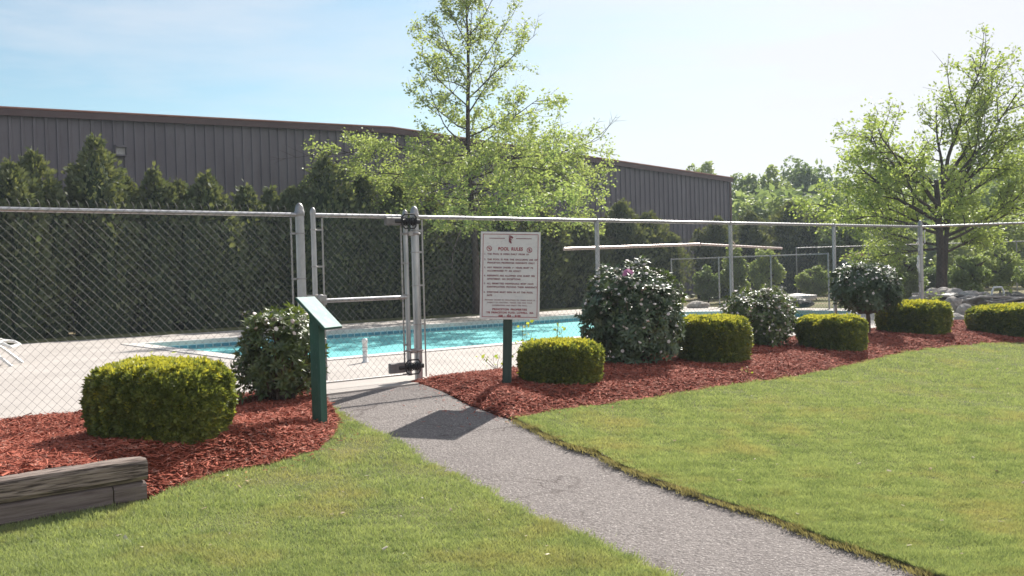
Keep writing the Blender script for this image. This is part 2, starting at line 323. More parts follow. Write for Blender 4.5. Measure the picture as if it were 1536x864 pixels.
# ------------------------------------------------------------------ ground sheets
def inpoly(P, poly):
    x, y = P[:, 0], P[:, 1]; r = np.zeros(len(P), bool); n = len(poly)
    for i in range(n):
        x1, y1 = poly[i]; x2, y2 = poly[(i + 1) % n]
        c = ((y1 > y) != (y2 > y)); xx = (x2 - x1) * (y - y1) / ((y2 - y1) if y2 != y1 else 1e-9) + x1
        r ^= c & (x < xx)
    return r
def dense(poly, step):
    o = []
    for i in range(len(poly)):
        a, b_ = Vector(poly[i]), Vector(poly[(i + 1) % len(poly)]); k = max(1, int((b_ - a).length / step))
        o += [tuple(a.lerp(b_, j / k)) for j in range(k)]
    return o
def jitter(poly, amp, seed, keep=None):
    R = random.Random(seed); return [(x + R.uniform(-amp, amp), y + R.uniform(-amp, amp)) for x, y in poly]
def sheet(name, poly, hf, mt, step=.3, estep=.25, skirt=0.0, holes=(), kind='structure', amp=0.0, seed=1, skirt_mat=None):
    o = dense(poly, estep)
    if amp: o = jitter(o, amp, seed)
    hs = [dense(h, estep) for h in holes]
    P = np.array(o); mn, mxx = P.min(0), P.max(0)
    gx, gy = np.meshgrid(np.arange(mn[0], mxx[0], step), np.arange(mn[1], mxx[1], step)); G = np.c_[gx.ravel(), gy.ravel()] + step * .13
    G = G[inpoly(G, o)]
    for h in hs: G = G[~inpoly(G, h)]
    allb = np.array(o + [p for h in hs for p in h])
    if len(G):
        dm = np.full(len(G), 9.)
        for p in allb: dm = np.minimum(dm, np.hypot(G[:, 0] - p[0], G[:, 1] - p[1]))
        G = G[dm > min(step, estep) * .45]
    pts = [Vector(p) for p in o]; ed = [(i, (i + 1) % len(o)) for i in range(len(o))]
    for h in hs:
        b0 = len(pts); pts += [Vector(p) for p in h]; ed += [(b0 + i, b0 + (i + 1) % len(h)) for i in range(len(h))]
    pts += [Vector((float(g[0]), float(g[1]))) for g in G]
    r = geometry.delaunay_2d_cdt(pts, ed, [], 0, 1e-6)
    vs, fs = r[0], r[2]
    ce = np.array([[sum(vs[i][0] for i in f) / 3, sum(vs[i][1] for i in f) / 3] for f in fs])
    ok = inpoly(ce, o)
    for h in hs: ok &= ~inpoly(ce, h)
    fs = [tuple(f) for f, k in zip(fs, ok) if k]
    V3 = [(v[0], v[1], hf(v[0], v[1])) for v in vs]
    m = MB(); m.add(V3, fs)
    if skirt:
        m.mi = 1 if skirt_mat else 0
        for lp in [o] + hs:
            k = len(lp); top = [(x, y, hf(x, y)) for x, y in lp]
            m.add(top + [(x, y, z - skirt) for x, y, z in top], [(i, (i + 1) % k, k + (i + 1) % k, k + i) for i in range(k)])
    ob = link(name, m.mesh(name, smooth=True), [mt] + ([skirt_mat] if skirt_mat else []))
    autosmooth(ob.data, .9)
    return tag(ob, kind=kind)

def xy(v): return (v.x, v.y)
# outlines traced on the ground
path_l = [(490, 612), (525, 632), (555, 645), (605, 668), (620, 685), (661, 705), (707, 726), (759, 756), (820, 785), (880, 805), (933, 832), (1001, 862)]
path_r = [(642, 577), (707, 605), (744, 618), (775, 628), (809, 645), (858, 669), (899, 679), (926, 696), (982, 719), (1060, 745), (1158, 774), (1255, 812), (1339, 837), (1402, 862)]
bed_l = [(233, 741), (255, 735), (328, 708), (401, 697), (474, 675), (503, 651), (510, 631)]
bed_r = [(775, 628), (824, 616), (890, 607), (951, 600), (1044, 586), (1171, 569), (1297, 544), (1360, 529), (1423, 520), (1487, 516), (1560, 517)]
PL = [xy(ground(*p)) for p in path_l]; PR = [xy(ground(*p)) for p in path_r]
BL = [xy(ground(*p)) for p in bed_l]; BR = [xy(ground(*p)) for p in bed_r]
pl_end = (PL[-1][0] + 2.6, PL[-1][1] - 3.2); pr_end = (PR[-1][0] + 2.6, PR[-1][1] - 3.0)
sL = SD(*xy(pix(490, 592)))[0]; sR = SD(*xy(pix(642, 577)))[0]
WA = pix(0, 722, .07); WB = pix(222, 689, .07); WD = (WB - WA).normalized(); WN = Vector((-WD.y, WD.x, 0))   # the timber wall's front face and its back normal
W_far = WA - WD * 3.5
far_l = W(-9, .10)

def dpoly(x, y, L_):
    best = 9.
    for (x1, y1), (x2, y2) in zip(L_[:-1], L_[1:]):
        dx, dy = x2 - x1, y2 - y1; t_ = max(0, min(1, ((x - x1) * dx + (y - y1) * dy) / (dx * dx + dy * dy + 1e-9))); best = min(best, math.hypot(x - x1 - t_ * dx, y - y1 - t_ * dy))
    return best
def lawn_h(x, y): return terr(x, y) + .012 * math.sin(x * 1.3 + .7) * math.sin(y * 1.1)
def path_h(x, y):
    s, d = SD(x, y); return terr(x, y) - .022 * min(1, max(0, (d - .2) / 1.2)) - .006
def ss(a, b_, x): k = min(1, max(0, (x - a) / (b_ - a))); return k * k * (3 - 2 * k)
def bed_l_h(x, y):
    s, d = SD(x, y); base = terr(x, y) + .02
    w1 = (1 - ss(WB.x + .1, WB.x + 1.1, x)) * ss(.6, 1.9, d)
    q = float(wob(np.array([[x, y, 0.]]), 3, 2.2)[0]) * .015 + float(wob(np.array([[x, y, 0.]]), 13, 7)[0]) * .012
    e_ = ss(0, .45, dpoly(x, y, BL)); z = base * (1 - w1) + (.035) * w1 + q
    z = (terr(x, y) - .004) * (1 - e_) + (z + .03 * e_) * e_
    return z
def bed_r_h(x, y):
    s, d = SD(x, y); q = float(wob(np.array([[x, y, 0.]]), 5, 2.0)[0]) * .022 + float(wob(np.array([[x, y, 0.]]), 15, 7)[0]) * .014
    m = ss(.05, .5, d) * (1 - ss(1.6, 2.6, d)); e_ = ss(0, .3, min(dpoly(x, y, BR), dpoly(x, y, PR[:4]), dpoly(x, y, [PR[0], xy(W(sR + .04, .06))]))); return terr(x, y) - .016 * (1 - e_) + .02 * e_ + e_ * m * (.05 + q)

# deck outline in fence coordinates
DECK_S0, DECK_S1, DECK_D1 = -14.0, 21.3, -12.6
pool_sd = [(4.3, -3.4), (5.4, -9.9)]
def arc(cx, cy, r, a0, a1, n): return [(cx + r * math.cos(math.radians(a0 + (a1 - a0) * i / n)), cy + r * math.sin(math.radians(a0 + (a1 - a0) * i / n))) for i in range(n + 1)]
pool_sd = [(4.45, -3.45), (4.75, -9.75)] + [(16.2, -9.75), (17.4, -9.1), (18.6, -7.7), (19.6, -5.9), (19.9, -4.6), (19.6, -3.7), (18.8, -3.45)]
pool = [xy(W(*p)) for p in pool_sd]
pc = np.mean(pool, axis=0)
def grow(poly, k):
    o = []; n = len(poly); ar = sum(poly[i][0] * poly[(i + 1) % n][1] - poly[(i + 1) % n][0] * poly[i][1] for i in range(n)); sg = 1 if ar > 0 else -1
    for i in range(n):
        a, b_, c = Vector(poly[i - 1]), Vector(poly[i]), Vector(poly[(i + 1) % n])
        n1 = Vector(((b_ - a).y, -(b_ - a).x)).normalized() * sg; n2 = Vector(((c - b_).y, -(c - b_).x)).normalized() * sg
        h = (n1 + n2).normalized(); o.append(tuple(b_ + h * (k / max(.3, h.dot(n1)))))
    return o
pool_out = grow(pool, .32)
deck = [xy(W(DECK_S0, .08)), xy(W(sL - .05, .08)), xy(W(sL - .05, .34)), xy(W(sR + .02, .30)), xy(W(sR + .02, .08)), xy(W(15.45, .08)), xy(W(DECK_S1, -.6)), xy(W(DECK_S1, DECK_D1)), xy(W(DECK_S0, DECK_D1))]
sheet('pool_deck', deck, lambda x, y: 0.004, M_deck, step=1.5, estep=.8, skirt=.14, holes=[pool_out])

# base ground out to the horizon, sunk where the deck and pool stand
dk_in = grow(deck, -.25)
def base_h(x, y):
    return terr(x, y) - .09
gx = np.unique(np.concatenate([np.linspace(-900, -30, 12), np.arange(-30, 45, 1.5), np.linspace(45, 900, 12)]))
gy = np.unique(np.concatenate([np.linspace(-300, -12, 8), np.arange(-12, 60, 1.5), np.linspace(60, 1500, 14)]))
X, Y = np.meshgrid(gx, gy); G = np.c_[X.ravel(), Y.ravel()]; ins = inpoly(G, dk_in)
SDg = np.array([SD(a, b_) for a, b_ in G]); Z = np.interp(SDg[:, 1], ZX, ZY) - .09
beyond = (SDg[:, 1] < -12.6) | (SDg[:, 0] > 21.4)
Z = np.where(beyond, -.02 + .05 * wob(np.c_[G, 0 * G[:, 0]], 8, .35), Z); Z = np.where(ins, -2.9, Z)
nx, ny = len(gx), len(gy); idx = np.arange(nx * ny).reshape(ny, nx)
Fq = np.stack([idx[:-1, :-1], idx[:-1, 1:], idx[1:, 1:], idx[1:, :-1]], -1).reshape(-1, 4)
tag(link('ground', np_mesh('ground', np.c_[G, Z], Fq, smooth=True), M_field), kind='structure')

path_poly = [xy(W(sL - .1, .33))] + [PL[0]] + PL[1:] + [pl_end, pr_end] + PR[::-1][:-1] + [xy(W(sR + .05, .30))]
path_wide = [(x, y) for x, y in path_poly]
sheet('asphalt_path', path_wide, path_h, M_path, step=.22, estep=.2, skirt=.06, amp=.012, seed=4)
lawn_l = [xy(WB + WN * .02)] + BL[1:] + [PL[0]] + PL[1:] + [pl_end, (pl_end[0], -4), (-12, -4), xy(W_far)]
sheet('left_lawn', lawn_l, lawn_h, M_turf, step=.3, estep=.16, skirt=.07, skirt_mat=M_soil, amp=.018, seed=5)
lawn_r = PR[3:] + [pr_end, (pr_end[0] + .3, -2), (24, -2), (24, 16.5), (12, BR[-1][1] + .2)] + BR[::-1][:-1]
sheet('right_lawn', lawn_r, lawn_h, M_turf, step=.3, estep=.09, skirt=.07, skirt_mat=M_soil, amp=.022, seed=6)
bl = [xy(W(-9, .06)), xy(W(sL - .07, .06)), xy(W(sL - .07, .32)), (PL[0][0] + .02, PL[0][1])] + BL[::-1] + [xy(WB + WN * .13), xy(W_far + WN * .13)]
bed_left = sheet('left_mulch_bed', bl, bed_l_h, M_mulch, step=.14, estep=.14, skirt=.4)
br = [xy(W(sR + .04, .06)), xy(W(15.5, .06)), xy(Vector((P1.x + 8, P1.y - 1.4, 0))), (BR[-1][0] + 3, BR[-1][1])] + BR[::-1] + PR[:4][::-1]
bed_right = sheet('right_mulch_bed', br, bed_r_h, M_mulch, step=.16, estep=.16, skirt=.1)
sheet('back_lawn', [xy(W(-16, DECK_D1 - .03)), xy(W(DECK_S1, DECK_D1 - .03)), xy(W(DECK_S1, DECK_D1 - 1.2)), xy(W(-16, DECK_D1 - 1.2))], lambda x, y: .02, M_turf, step=1, estep=1, skirt=.1)

# ------------------------------------------------------------------ pool
pool_t = empty('swimming_pool', W(12, -6.5), 'long in-ground swimming pool of turquoise water with a rounded far end, behind the fence', 'pool')
n = len(pool_out); pi = dense(pool, .8)
m = MB()
for i in range(n):
    a, b_ = pool_out[i], pool_out[(i + 1) % n]; c, d = pool[(i + 1) % n], pool[i]
    m.add([(*a, .018), (*b_, .018), (*c, .018), (*d, .018)], [(0, 1, 2, 3)])
    m.add([(*d, .018), (*c, .018), (*c, -.06), (*d, -.06)], [(0, 1, 2, 3)])
    m.add([(*a, .018), (*b_, .018), (*b_, -.08), (*a, -.08)], [(0, 1, 2, 3)])
m.build('coping', M_coping, pool_t)
m = MB(); pg = grow(pool, -.012)
for i in range(n):
    a, b_ = pool[i], pool[(i + 1) % n]; m.add([(*a, -.06), (*b_, -.06), (*b_, -1.6), (*a, -1.6)], [(0, 1, 2, 3)])
m.add([(*p, -1.6) for p in pool], [tuple(range(n))])
m.build('basin', M_plaster, pool_t)
m = MB()
for i in range(n):
    a, b_ = Vector(pg[i]), Vector(pg[(i + 1) % n]); Ln = (b_ - a).length; k = max(1, int(Ln / .17)); dr = (b_ - a) / k
    for j in range(k):
        p, q = a + dr * (j + .06), a + dr * (j + .94)
        m.add([(p.x, p.y, -.075), (q.x, q.y, -.075), (q.x, q.y, -.14), (p.x, p.y, -.14)], [(0, 1, 2, 3)])
tag(m.build('tile_band', M_tile, pool_t), kind='stuff')
# water, finely gridded
sheet('pool_water', grow(pool, -.002), lambda x, y: -.16, M_water, step=.8, estep=.8)

# ------------------------------------------------------------------ fences
FH = 1.83
XH = [452.5, 624.5, 897.5, 1097.5, 1252.5, 1382.5]
def s_of(xh): Yd = 21120 / (2525 - xh); return SD(Yd * (xh - 768) / F, Yd)[0]
SP = [s_of(x) for x in XH]
def chain_mesh(A, B, z0, z1, name, parent, pitch=.040, r=.0016, barb=.068, phase=0.0):
    """woven zigzag wires between A and B (world xy)"""
    A = Vector((A[0], A[1], 0)); B = Vector((B[0], B[1], 0)); D = (B - A); Ln = D.length; D.normalize(); Nn = Vector((D.y, -D.x, 0))
    nw = int(Ln / pitch); rows = int((z1 - z0) / pitch); hz = (z1 - z0) / rows
    k = rows + 1; vs = []; fs = []; base = 0
    j = np.arange(k)
    for i in range(nw + 1):
        s = (i + ((j + i) % 2)) * pitch
        off = np.where(j % 2 == 0, .0022, -.0022) * 1.0
        z = z0 + j * hz
        if barb: s = np.append(s, [s[-1] - .010, s[-1] - .030]); bb = barb if (i + k) % 2 else barb * .12; z = np.append(z, [z1 + bb * .55, z1 + bb]); off = np.append(off, [0, .006])
        s = np.clip(s, 0, Ln)
        c = np.c_[A.x + D.x * s + Nn.x * off, A.y + D.y * s + Nn.y * off, z]
        kk = len(c); sq = np.array([[1, 0], [0, 1], [-1, 0], [0, -1]]) * r
        # square section: offsets along the fence's normal and along the in-plane normal of each zig or zag
        ring = []
        tk = np.ones(kk)
        if barb: tk[-2:] = [2.3, 1.7]
        for a_, b__ in sq: ring.append(c + np.array([Nn.x * a_ + D.x * b__, Nn.y * a_ + D.y * b__, 0]) * tk[:, None])
        Rg = np.stack(ring, 1)                                # kk,4,3
        vs.append(Rg.reshape(-1, 3)); q = np.arange(kk - 1)[:, None] * 4; e = np.arange(4)[None]
        f = np.stack([q + e, q + (e + 1) % 4, q + 4 + (e + 1) % 4, q + 4 + e], -1).reshape(-1, 4) + base
        fs.append(f); base += kk * 4
    Vt = np.concatenate(vs); o = wloc(parent)
    ob = link(name, np_mesh(name, Vt - np.array(o)[None], np.concatenate(fs), smooth=False), M_wire, parent)
    return tag(ob, kind='stuff')
def post(parent, p, h, r, cap='dome', mt=None):
    m = MB(); m.lathe((p[0], p[1], -.05), [(r, 0), (r, h + .05)], 16); o = m.build('post', mt or M_galv, parent, smooth=True)
    c = MB(); z = h
    if cap == 'dome': prof = [(r * 1.10, 0), (r * 1.14, .012), (r * 1.14, .045), (r * 1.02, .052), (r * .98, .075), (r * .82, .10), (r * .5, .122), (r * .12, .132)]
    else: prof = [(r * 1.10, -.01), (r * 1.12, .02), (r * .8, .04), (r * .25, .052)]
    c.lathe((p[0], p[1], z), prof, 16); c.build('post_cap', M_galvd, o, smooth=True); return o
def bands(parent, p, bar, zs, r, name='tension_band'):
    for z in zs:
        m = MB(); m.ring((p[0], p[1], z), r + .002, .006, n=16, m=6)
        d = (Vector((bar[0], bar[1], z)) - Vector((p[0], p[1], z))); e = d.normalized()
        m.box(Vector((p[0], p[1], z)) + e * ((r + d.length + .01) / 2), (d.length + .01 - r, .012, .02), Matrix.Rotation(math.atan2(e.y, e.x), 3, 'Z'))
        m.tube([Vector((p[0], p[1], z)) + e * (r + .008) - Vector((-e.y, e.x, 0)) * .014, Vector((p[0], p[1], z)) + e * (r + .008) + Vector((-e.y, e.x, 0)) * .014], .006, 6)
        m.build(name, M_galvd, parent, smooth=True)
def bar(parent, p, z0, z1, name='tension_bar'):
    m = MB(); m.box((p[0], p[1], (z0 + z1) / 2), (.018, .006, z1 - z0), Matrix.Rotation(math.atan2(U.y, U.x), 3, 'Z')); m.build(name, M_galvd, parent)
def rail(parent, a, b_, z, r=.0215, name='top_rail', mt=None):
    m = MB(); A = Vector((a[0], a[1], z)); B = Vector((b_[0], b_[1], z)); m.tube([A, B], r, 10); return m.build(name, mt or M_galv, parent, smooth=True)

RZ = FH - .02
# left run: goes out of the frame
fl = empty('chain_link_fence', W(-3, 0), 'tall galvanised chain link fence running from the left edge to the gate', 'fence')
GP1, GP2 = W(SP[0], 0), W(SP[1], 0)
post(fl, GP1, FH - .03, .045); post(fl, W(-7.5, 0), FH + .06, .038); post(fl, W(-2.9, 0), FH - .03, .03, 'loop')
rail(fl, W(-7.5, 0), W(SP[0] - .045, 0), RZ)
barL = W(SP[0] - .10, 0); bar(fl, barL, .03, FH - .05); bands(fl, GP1, barL, (.25, .72, 1.16, 1.62), .045)
chain_mesh(W(-7.4, .026), W(SP[0] - .10, .026), .02, FH, 'chain_link_mesh', fl)
m = MB(); m.tube([W(-7.4, .03, .035), W(SP[0] - .05, .03, .03)], .004, 6); m.build('bottom_wire', M_galvd, fl)
# right run
fr = empty('chain_link_fence', W(9, 0), 'long galvanised chain link fence running from the gate to the far corner post', 'fence')
post(fr, GP2, FH - .03, .045)
for s in SP[2:5]: post(fr, W(s, 0), FH - .045, .030, 'loop')
PC = W(SP[5], 0); post(fr, PC, FH - .03, .040)
rail(fr, W(SP[1] + .045, 0), W(SP[5] - .04, 0), RZ)
for s in SP[2:5]:
    m = MB(); m.ring(W(s, 0, RZ), .026, .005, axis=U, n=14, m=5); m.build('rail_clamp', M_galvd, fr, smooth=True)
barR = W(SP[1] + .10, 0); bar(fr, barR, .03, FH - .05); bands(fr, GP2, barR, (.62, 1.05, 1.42, 1.66), .045)
chain_mesh(W(SP[1] + .10, .03), W(SP[5] - .08, .03), .02, FH, 'chain_link_mesh', fr)
bar(fr, W(SP[5] - .09, 0), .03, FH - .05); bands(fr, PC, W(SP[5] - .09, 0), (.3, .8, 1.3, 1.65), .04)
# run from the corner towards the right
PE = at_depth(1700, 400, 17.6); PE.z = 0
fc = empty('chain_link_fence', PC.lerp(PE, .5), 'galvanised chain link fence turning right from the corner post, past the locust tree', 'fence')
rail(fc, PC, PE, RZ); post(fc, PE, FH - .03, .035, 'loop')
chain_mesh(xy(PC + (PE - PC).normalized() * .09), xy(PE), .02, FH, 'chain_link_mesh', fc)
# shreds of white wrap on the corner post
wr = empty('torn_wrap', PC + Vector((0, 0, 1.0)), 'torn white plastic wrap caught on the corner fence post', 'plastic wrap')
m = MB()
for k, (z0, z1, wd, sx) in enumerate([(1.36, 1.60, .055, -1), (.95, 1.28, .045, -1), (.60, .78, .03, -1), (1.50, 1.74, .03, 1)]):
    c0 = PC + Vector((sx * .045, -.045, 0)); pts = []
    for i in range(7):
        z = z0 + (z1 - z0) * i / 6; ww = wd * rnd.uniform(.3, 1.3)
        pts += [c0 + Vector((0, rnd.uniform(-.01, .01), z)), c0 + Vector((sx * ww * .5, -.02 - rnd.uniform(0, .03), z + .01)), c0 + Vector((sx * ww, rnd.uniform(-.03, .02), z + rnd.uniform(-.02, .02)))]
    m.add(pts, [(i * 3 + j, i * 3 + j + 1, i * 3 + j + 4, i * 3 + j + 3) for i in range(6) for j in range(2)])
m.build('plastic_sheet', M_white, wr)

# side fence on the far side of the pool, and one beyond
def low_fence(nm, label, A, B, h, ps, mesh_pitch=.045, r=.0018, extra_rail=False):
    f = empty(nm, (A + B) / 2, label, 'fence'); rail(f, A, B, h, .017, mt=M_galvd)
    for k in range(ps + 1):
        p = A.lerp(B, k / ps); post(f, p, h - .02, .024, 'loop', M_galvd)
    chain_mesh(xy(A + Vector((0, -.03, 0))), xy(B + Vector((0, -.03, 0))), .03, h, 'chain_link_mesh', f, pitch=mesh_pitch, r=r, barb=0)
    return f
A1 = W(21.0, -10.6); B1 = W(21.0, -5.3)
low_fence('chain_link_fence', 'lower chain link fence along the far right end of the pool deck', A1, B1, 1.44, 3)
A3 = at_depth(1195, 400, 37); B3 = at_depth(1640, 400, 35.5); A3.z = B3.z = 0
low_fence('chain_link_fence', 'distant chain link fence crossing behind the locust trunk', A3, B3, 1.80, 4, .06, .0018)

# gate
gate = empty('pool_gate', W((SP[0] + SP[1]) / 2, 0), 'galvanised chain link gate with black self-closing hinges at its right post', 'gate')
sg0, sg1 = s_of(472.5), s_of(610.5)
G0, G1 = W(sg0, 0), W(sg1, 0)
for p in (G0, G1):
    m = MB(); m.lathe((p.x, p.y, .06), [(.0265, 0), (.0265, FH - .08)], 14); st = m.build('gate_stile', M_galv, gate, smooth=True)
    c = MB(); c.lathe((p.x, p.y, FH - .02), [(.030, 0), (.031, .03), (.026, .055), (.013, .075), (.004, .08)], 14); c.build('stile_cap', M_galvd, st, smooth=True)
rail(gate, G0, G1, RZ - .0, .0225, 'gate_rail'); rail(gate, W(sg0 + .06, 0), G1, .925, .0225, 'gate_rail'); rail(gate, G0, G1, .075, .010, 'gate_rail', M_galvd)
gb = W(sg0 + .105, 0); bar(gate, gb, .10, FH - .05); bands(gate, G0, gb, (.32, 1.28, 1.66), .0265)
gb2 = W(sg1 - .06, 0); bar(gate, gb2, .10, FH - .05); bands(gate, G1, gb2, (.4, .95, 1.3, 1.62), .0265)
chain_mesh(W(sg0 + .105, .028), W(sg1 - .05, .028), .07, FH - .01, 'chain_link_mesh', gate, barb=.05)
# latch
m = MB(); z = .945; Rz = Matrix.Rotation(math.atan2(U.y, U.x), 3, 'Z')
m.box(W((SP[0] + sg0) / 2 + .03, .035, z + .03), (.15, .02, .035), Rz, .004)
m.ring(W(sg0 + .04, .045, z), .034, .014, axis=V, n=16, m=8)
m.lathe(W(sg0 + .04, .03, z), [(.03, 0), (.03, .035)], 14, axis=V)
m.box(W(sg0 + .085, .035, z - .01), (.05, .02, .10), Rz, .004)
m.ring(W(sg0, 0, z + .03), .030, .008); m.build('latch', M_galvd, gate, smooth=True)
# self-closing hinges: a finned coil drum in a housing, strapped to post and stile
def closer(z, big, label):
    h = tagp = None
    m = MB(); sc = sg1 - .03
    m.box(W(sg1 - .20, .055, z), (.20, .05, .085 if not big else .11), Rz, .008); o = m.build('hinge_housing', M_greyp, gate); o['label'] = label
    m = MB()
    m.lathe(W(sg1 - .19, .06, z), [(.024, 0), (.030, .01), (.030, .24), (.022, .25)], 12, axis=U)
    for k in range(7): m.ring(W(sg1 - .10 + k * .032, .06, z), .040 if 0 < k < 6 else .034, .0065, axis=U, n=16, m=6)
    m.build('hinge_spring', M_black, o, smooth=True)
    m = MB()
    for dz in (-1, 1):
        m.tube([W(sg1 - .10, .09, z + dz * .05), W(sg1 - .07, .10, z + dz * .078), W(sg1 + .05, .10, z + dz * .078), W(sg1 + .085, .085, z + dz * .05)], .008, 8)
    m.tube([W(sg1 - .10, .09, z - .05), W(sg1 - .105, .09, z + .05)], .008, 8); m.tube([W(sg1 + .085, .085, z - .05), W(sg1 + .09, .085, z + .05)], .008, 8)
    m.box(W(sg1 + .10, .05, z), (.12, .03, .05), Rz, .006)
    m.ring(W(SP[1], 0, z), .050, .010, n=18, m=6); m.ring(W(sg1, 0, z - .02), .032, .010, n=14, m=6)
    m.build('hinge_strap', M_black, o, smooth=True)
    m = MB()
    m.ring(W(SP[1], 0, z + (.17 if big else -.13)), .051, .014, n=18, m=6); m.ring(W(sg1, 0, z + (.17 if big else -.13)), .034, .012, n=14, m=6)
    m.box(W((sg1 + SP[1]) / 2, .02, z + (.17 if big else -.13)), (.09, .035, .05), Rz, .005); m.build('hinge_knuckle', M_galvd, o, smooth=True)
closer(FH - .075, False, 'upper black spring hinge'); closer(.16, True, 'lower black spring hinge in grey housing')

# telescopic pole hung along the fence, inner side
m1 = empty('pool_skimmer_pole', W(9.5, -.12, 1.45), 'long pale pink telescopic pole hung along the back of the fence, sagging at both ends', 'pole')
def on_fence(px, py, d=-.075):
    p = on_row(px, d); Yd = p.y
    for _ in range(3): q = at_depth(px, py, Yd); s, dd = SD(q.x, q.y); Yd += (dd - d) * .76
    return at_depth(px, py, Yd)
a, b_, c = on_fence(846, 373.5), on_fence(1050, 366.5), on_fence(1173, 372.5)
m = MB(); m.tube([a, b_], .021, 10); m.build('thick_tube', M_pole, m1, smooth=True)
m = MB(); m.tube([b_ - (c - b_).normalized() * .06, c], .0165, 10); m.build('thin_tube', M_pole, m1, smooth=True)
m = MB(); m.ring(b_, .022, .007, axis=b_ - a, n=12, m=6); m.build('clamp_collar', M_pole, m1, smooth=True)
hk = MB(); s2 = W(SP[3], 0)
hk.tube([on_fence(1099, 362), on_fence(1102, 365), on_fence(1103, 371), on_fence(1099, 374)], .008, 6); hk.build('hook', M_pole, m1, smooth=True)

# ------------------------------------------------------------------ rules sign
sp = ground(760, 584, .02); TB = .9; SW, SH = .606, .888
sign = empty('pool_rules_sign', sp, 'white POOL RULES notice board with dull red print on a dark green wooden post', 'sign')
sign.rotation_euler = (0, 0, 0)
ty = math.radians(2.4)                                       # the post leans to the right
RS = Matrix.Rotation(math.radians(-1.5), 3, 'Z') @ Matrix.Rotation(ty, 3, 'Y')
zb = at_depth(763, 479, sp.y).z - sp.z
def sl(v): return RS @ Vector(v)
m = MB(); m.box(sl((0, .055, (zb + SH - .12) / 2 - .05)), (.092, .092, zb + SH - .02), RS, .006)
o = link('post', m.mesh('post'), M_gpost2, sign)
m = MB(); m.box(sl((.018, 0, zb + SH / 2)), (SW, .012, SH), RS, .002); board = link('board', m.mesh('board'), M_sign, sign)
# red border line
m = MB(); e = .022; t_ = .0055; cx, cz, y_ = .018, zb + SH / 2, -.0072
for (x0, x1, z0, z1) in [(-SW / 2 + e, SW / 2 - e, SH / 2 - e - t_, SH / 2 - e), (-SW / 2 + e, SW / 2 - e, -SH / 2 + e, -SH / 2 + e + t_), (-SW / 2 + e, -SW / 2 + e + t_, -SH / 2 + e + t_, SH / 2 - e - t_), (SW / 2 - e - t_, SW / 2 - e, -SH / 2 + e + t_, SH / 2 - e - t_)]:
    m.box(sl((cx + (x0 + x1) / 2, y_, cz + (z0 + z1) / 2)), (x1 - x0, .0012, z1 - z0), RS)
link('border', m.mesh('border'), M_red, board)
# screws
for z_ in (SH / 2 - .05, -SH / 2 + .05):
    m = MB(); m.lathe(sl((cx - .01, -.006, cz + z_)), [(.007, 0), (.006, .003)], 8, axis=sl((0, -1, 0)))
    link('screw', m.mesh('screw'), M_galvd, board)
def text(body, x, z, size, mt, width=None, align='LEFT', bold=.0, name='lettering'):
    cu = bpy.data.curves.new(name, 'FONT'); cu.body = body; cu.size = size; cu.align_x = align; cu.offset = bold; cu.extrude = 0.0003; cu.space_character = 1.10; cu.space_word = 1.7
    tmp = bpy.data.objects.new(name, cu); COL.objects.link(tmp); bpy.context.view_layer.update()
    me = bpy.data.meshes.new_from_object(tmp.evaluated_get(bpy.context.evaluated_depsgraph_get())); bpy.data.objects.remove(tmp); me.materials.clear(); me.materials.append(mt)
    ob = bpy.data.objects.new(name, me); COL.objects.link(ob); ob.parent = board; ob['kind'] = 'stuff'
    xs = [v.co.x for v in me.vertices]; wd = max(xs) - min(xs); sx = (width / wd) if (width and wd > 0) else 1.0
    p = sl((cx + x, y_ - .0006, cz + z)); R4 = (RS @ Matrix.Rotation(PI / 2, 3, 'X')).to_4x4()
    ob.matrix_local = Matrix.Translation(p) @ R4 @ Matrix.Diagonal((sx, 1, 1, 1))
    return ob
# board coordinates from the photograph's close-up: (u 0..1 across, v 0..1 down)
def bu(u): return (u - .5) * SW
def bv(v): return (.5 - v) * SH
text('POOL RULES', bu(.5), bv(.212), .046, M_red, width=SW * .41, align='CENTER', bold=.0016)
lines = [(.255, '1.', 'THE POOL IS OPEN DAILY FROM 10-', .70), (.317, '2.', 'THE POOL IS FOR THE EXCLUSIVE USE OF', .84), (.355, '', 'PRINCETON PROPERTIES RESIDENTS ONLY.', .80),
         (.409, '3.', 'ANY PERSON UNDER 16 YEARS MUST BE', .77), (.447, '', 'ACCOMPANIED BY AN ADULT.', .57), (.502, '4.', 'RESIDENTS ARE ALLOWED ONE GUEST PER', .80), (.540, '', 'APARTMENT. NO EXCEPTIONS.', .57),
         (.592, '5.', 'ALL PERMITTED INDIVIDUALS MUST HAVE', .78), (.630, '', 'IDENTIFICATION PROVING THEIR RESIDENCY', .84), (.690, '6.', 'EVERYONE MUST SIGN IN AT THE POOL', .77), (.726, '', 'GATE.', .095)]
for v, nb, tx, wd in lines:
    text(tx, bu(.115), bv(v + .008), .0225, M_redl, width=SW * wd, bold=.0009)
    if nb: text(nb, bu(.062), bv(v + .008), .0225, M_redl, bold=.0007)
for v, tx, wd in [(.785, 'ANYONE FOUND IN VIOLATION OF THESE RULES IS', .84), (.815, 'SUBJECT TO EVICTION. THANK YOU FOR YOUR', .75), (.846, 'COOPERATION AND ENJOY THE POOL.', .59)]:
    text(tx, bu(.5), bv(v), .0165, M_redl, width=SW * wd, align='CENTER', bold=.0004)
for v, tx, wd in [(.895, 'PRINCETON PROPERTIES', .58), (.932, '678 PRINCETON BLVD. LOWELL, MA', .80), (.968, '508 - 458 - 8100', .37)]:
    text(tx, bu(.5), bv(v), .026, M_red, width=SW * wd, align='CENTER', bold=.0010)
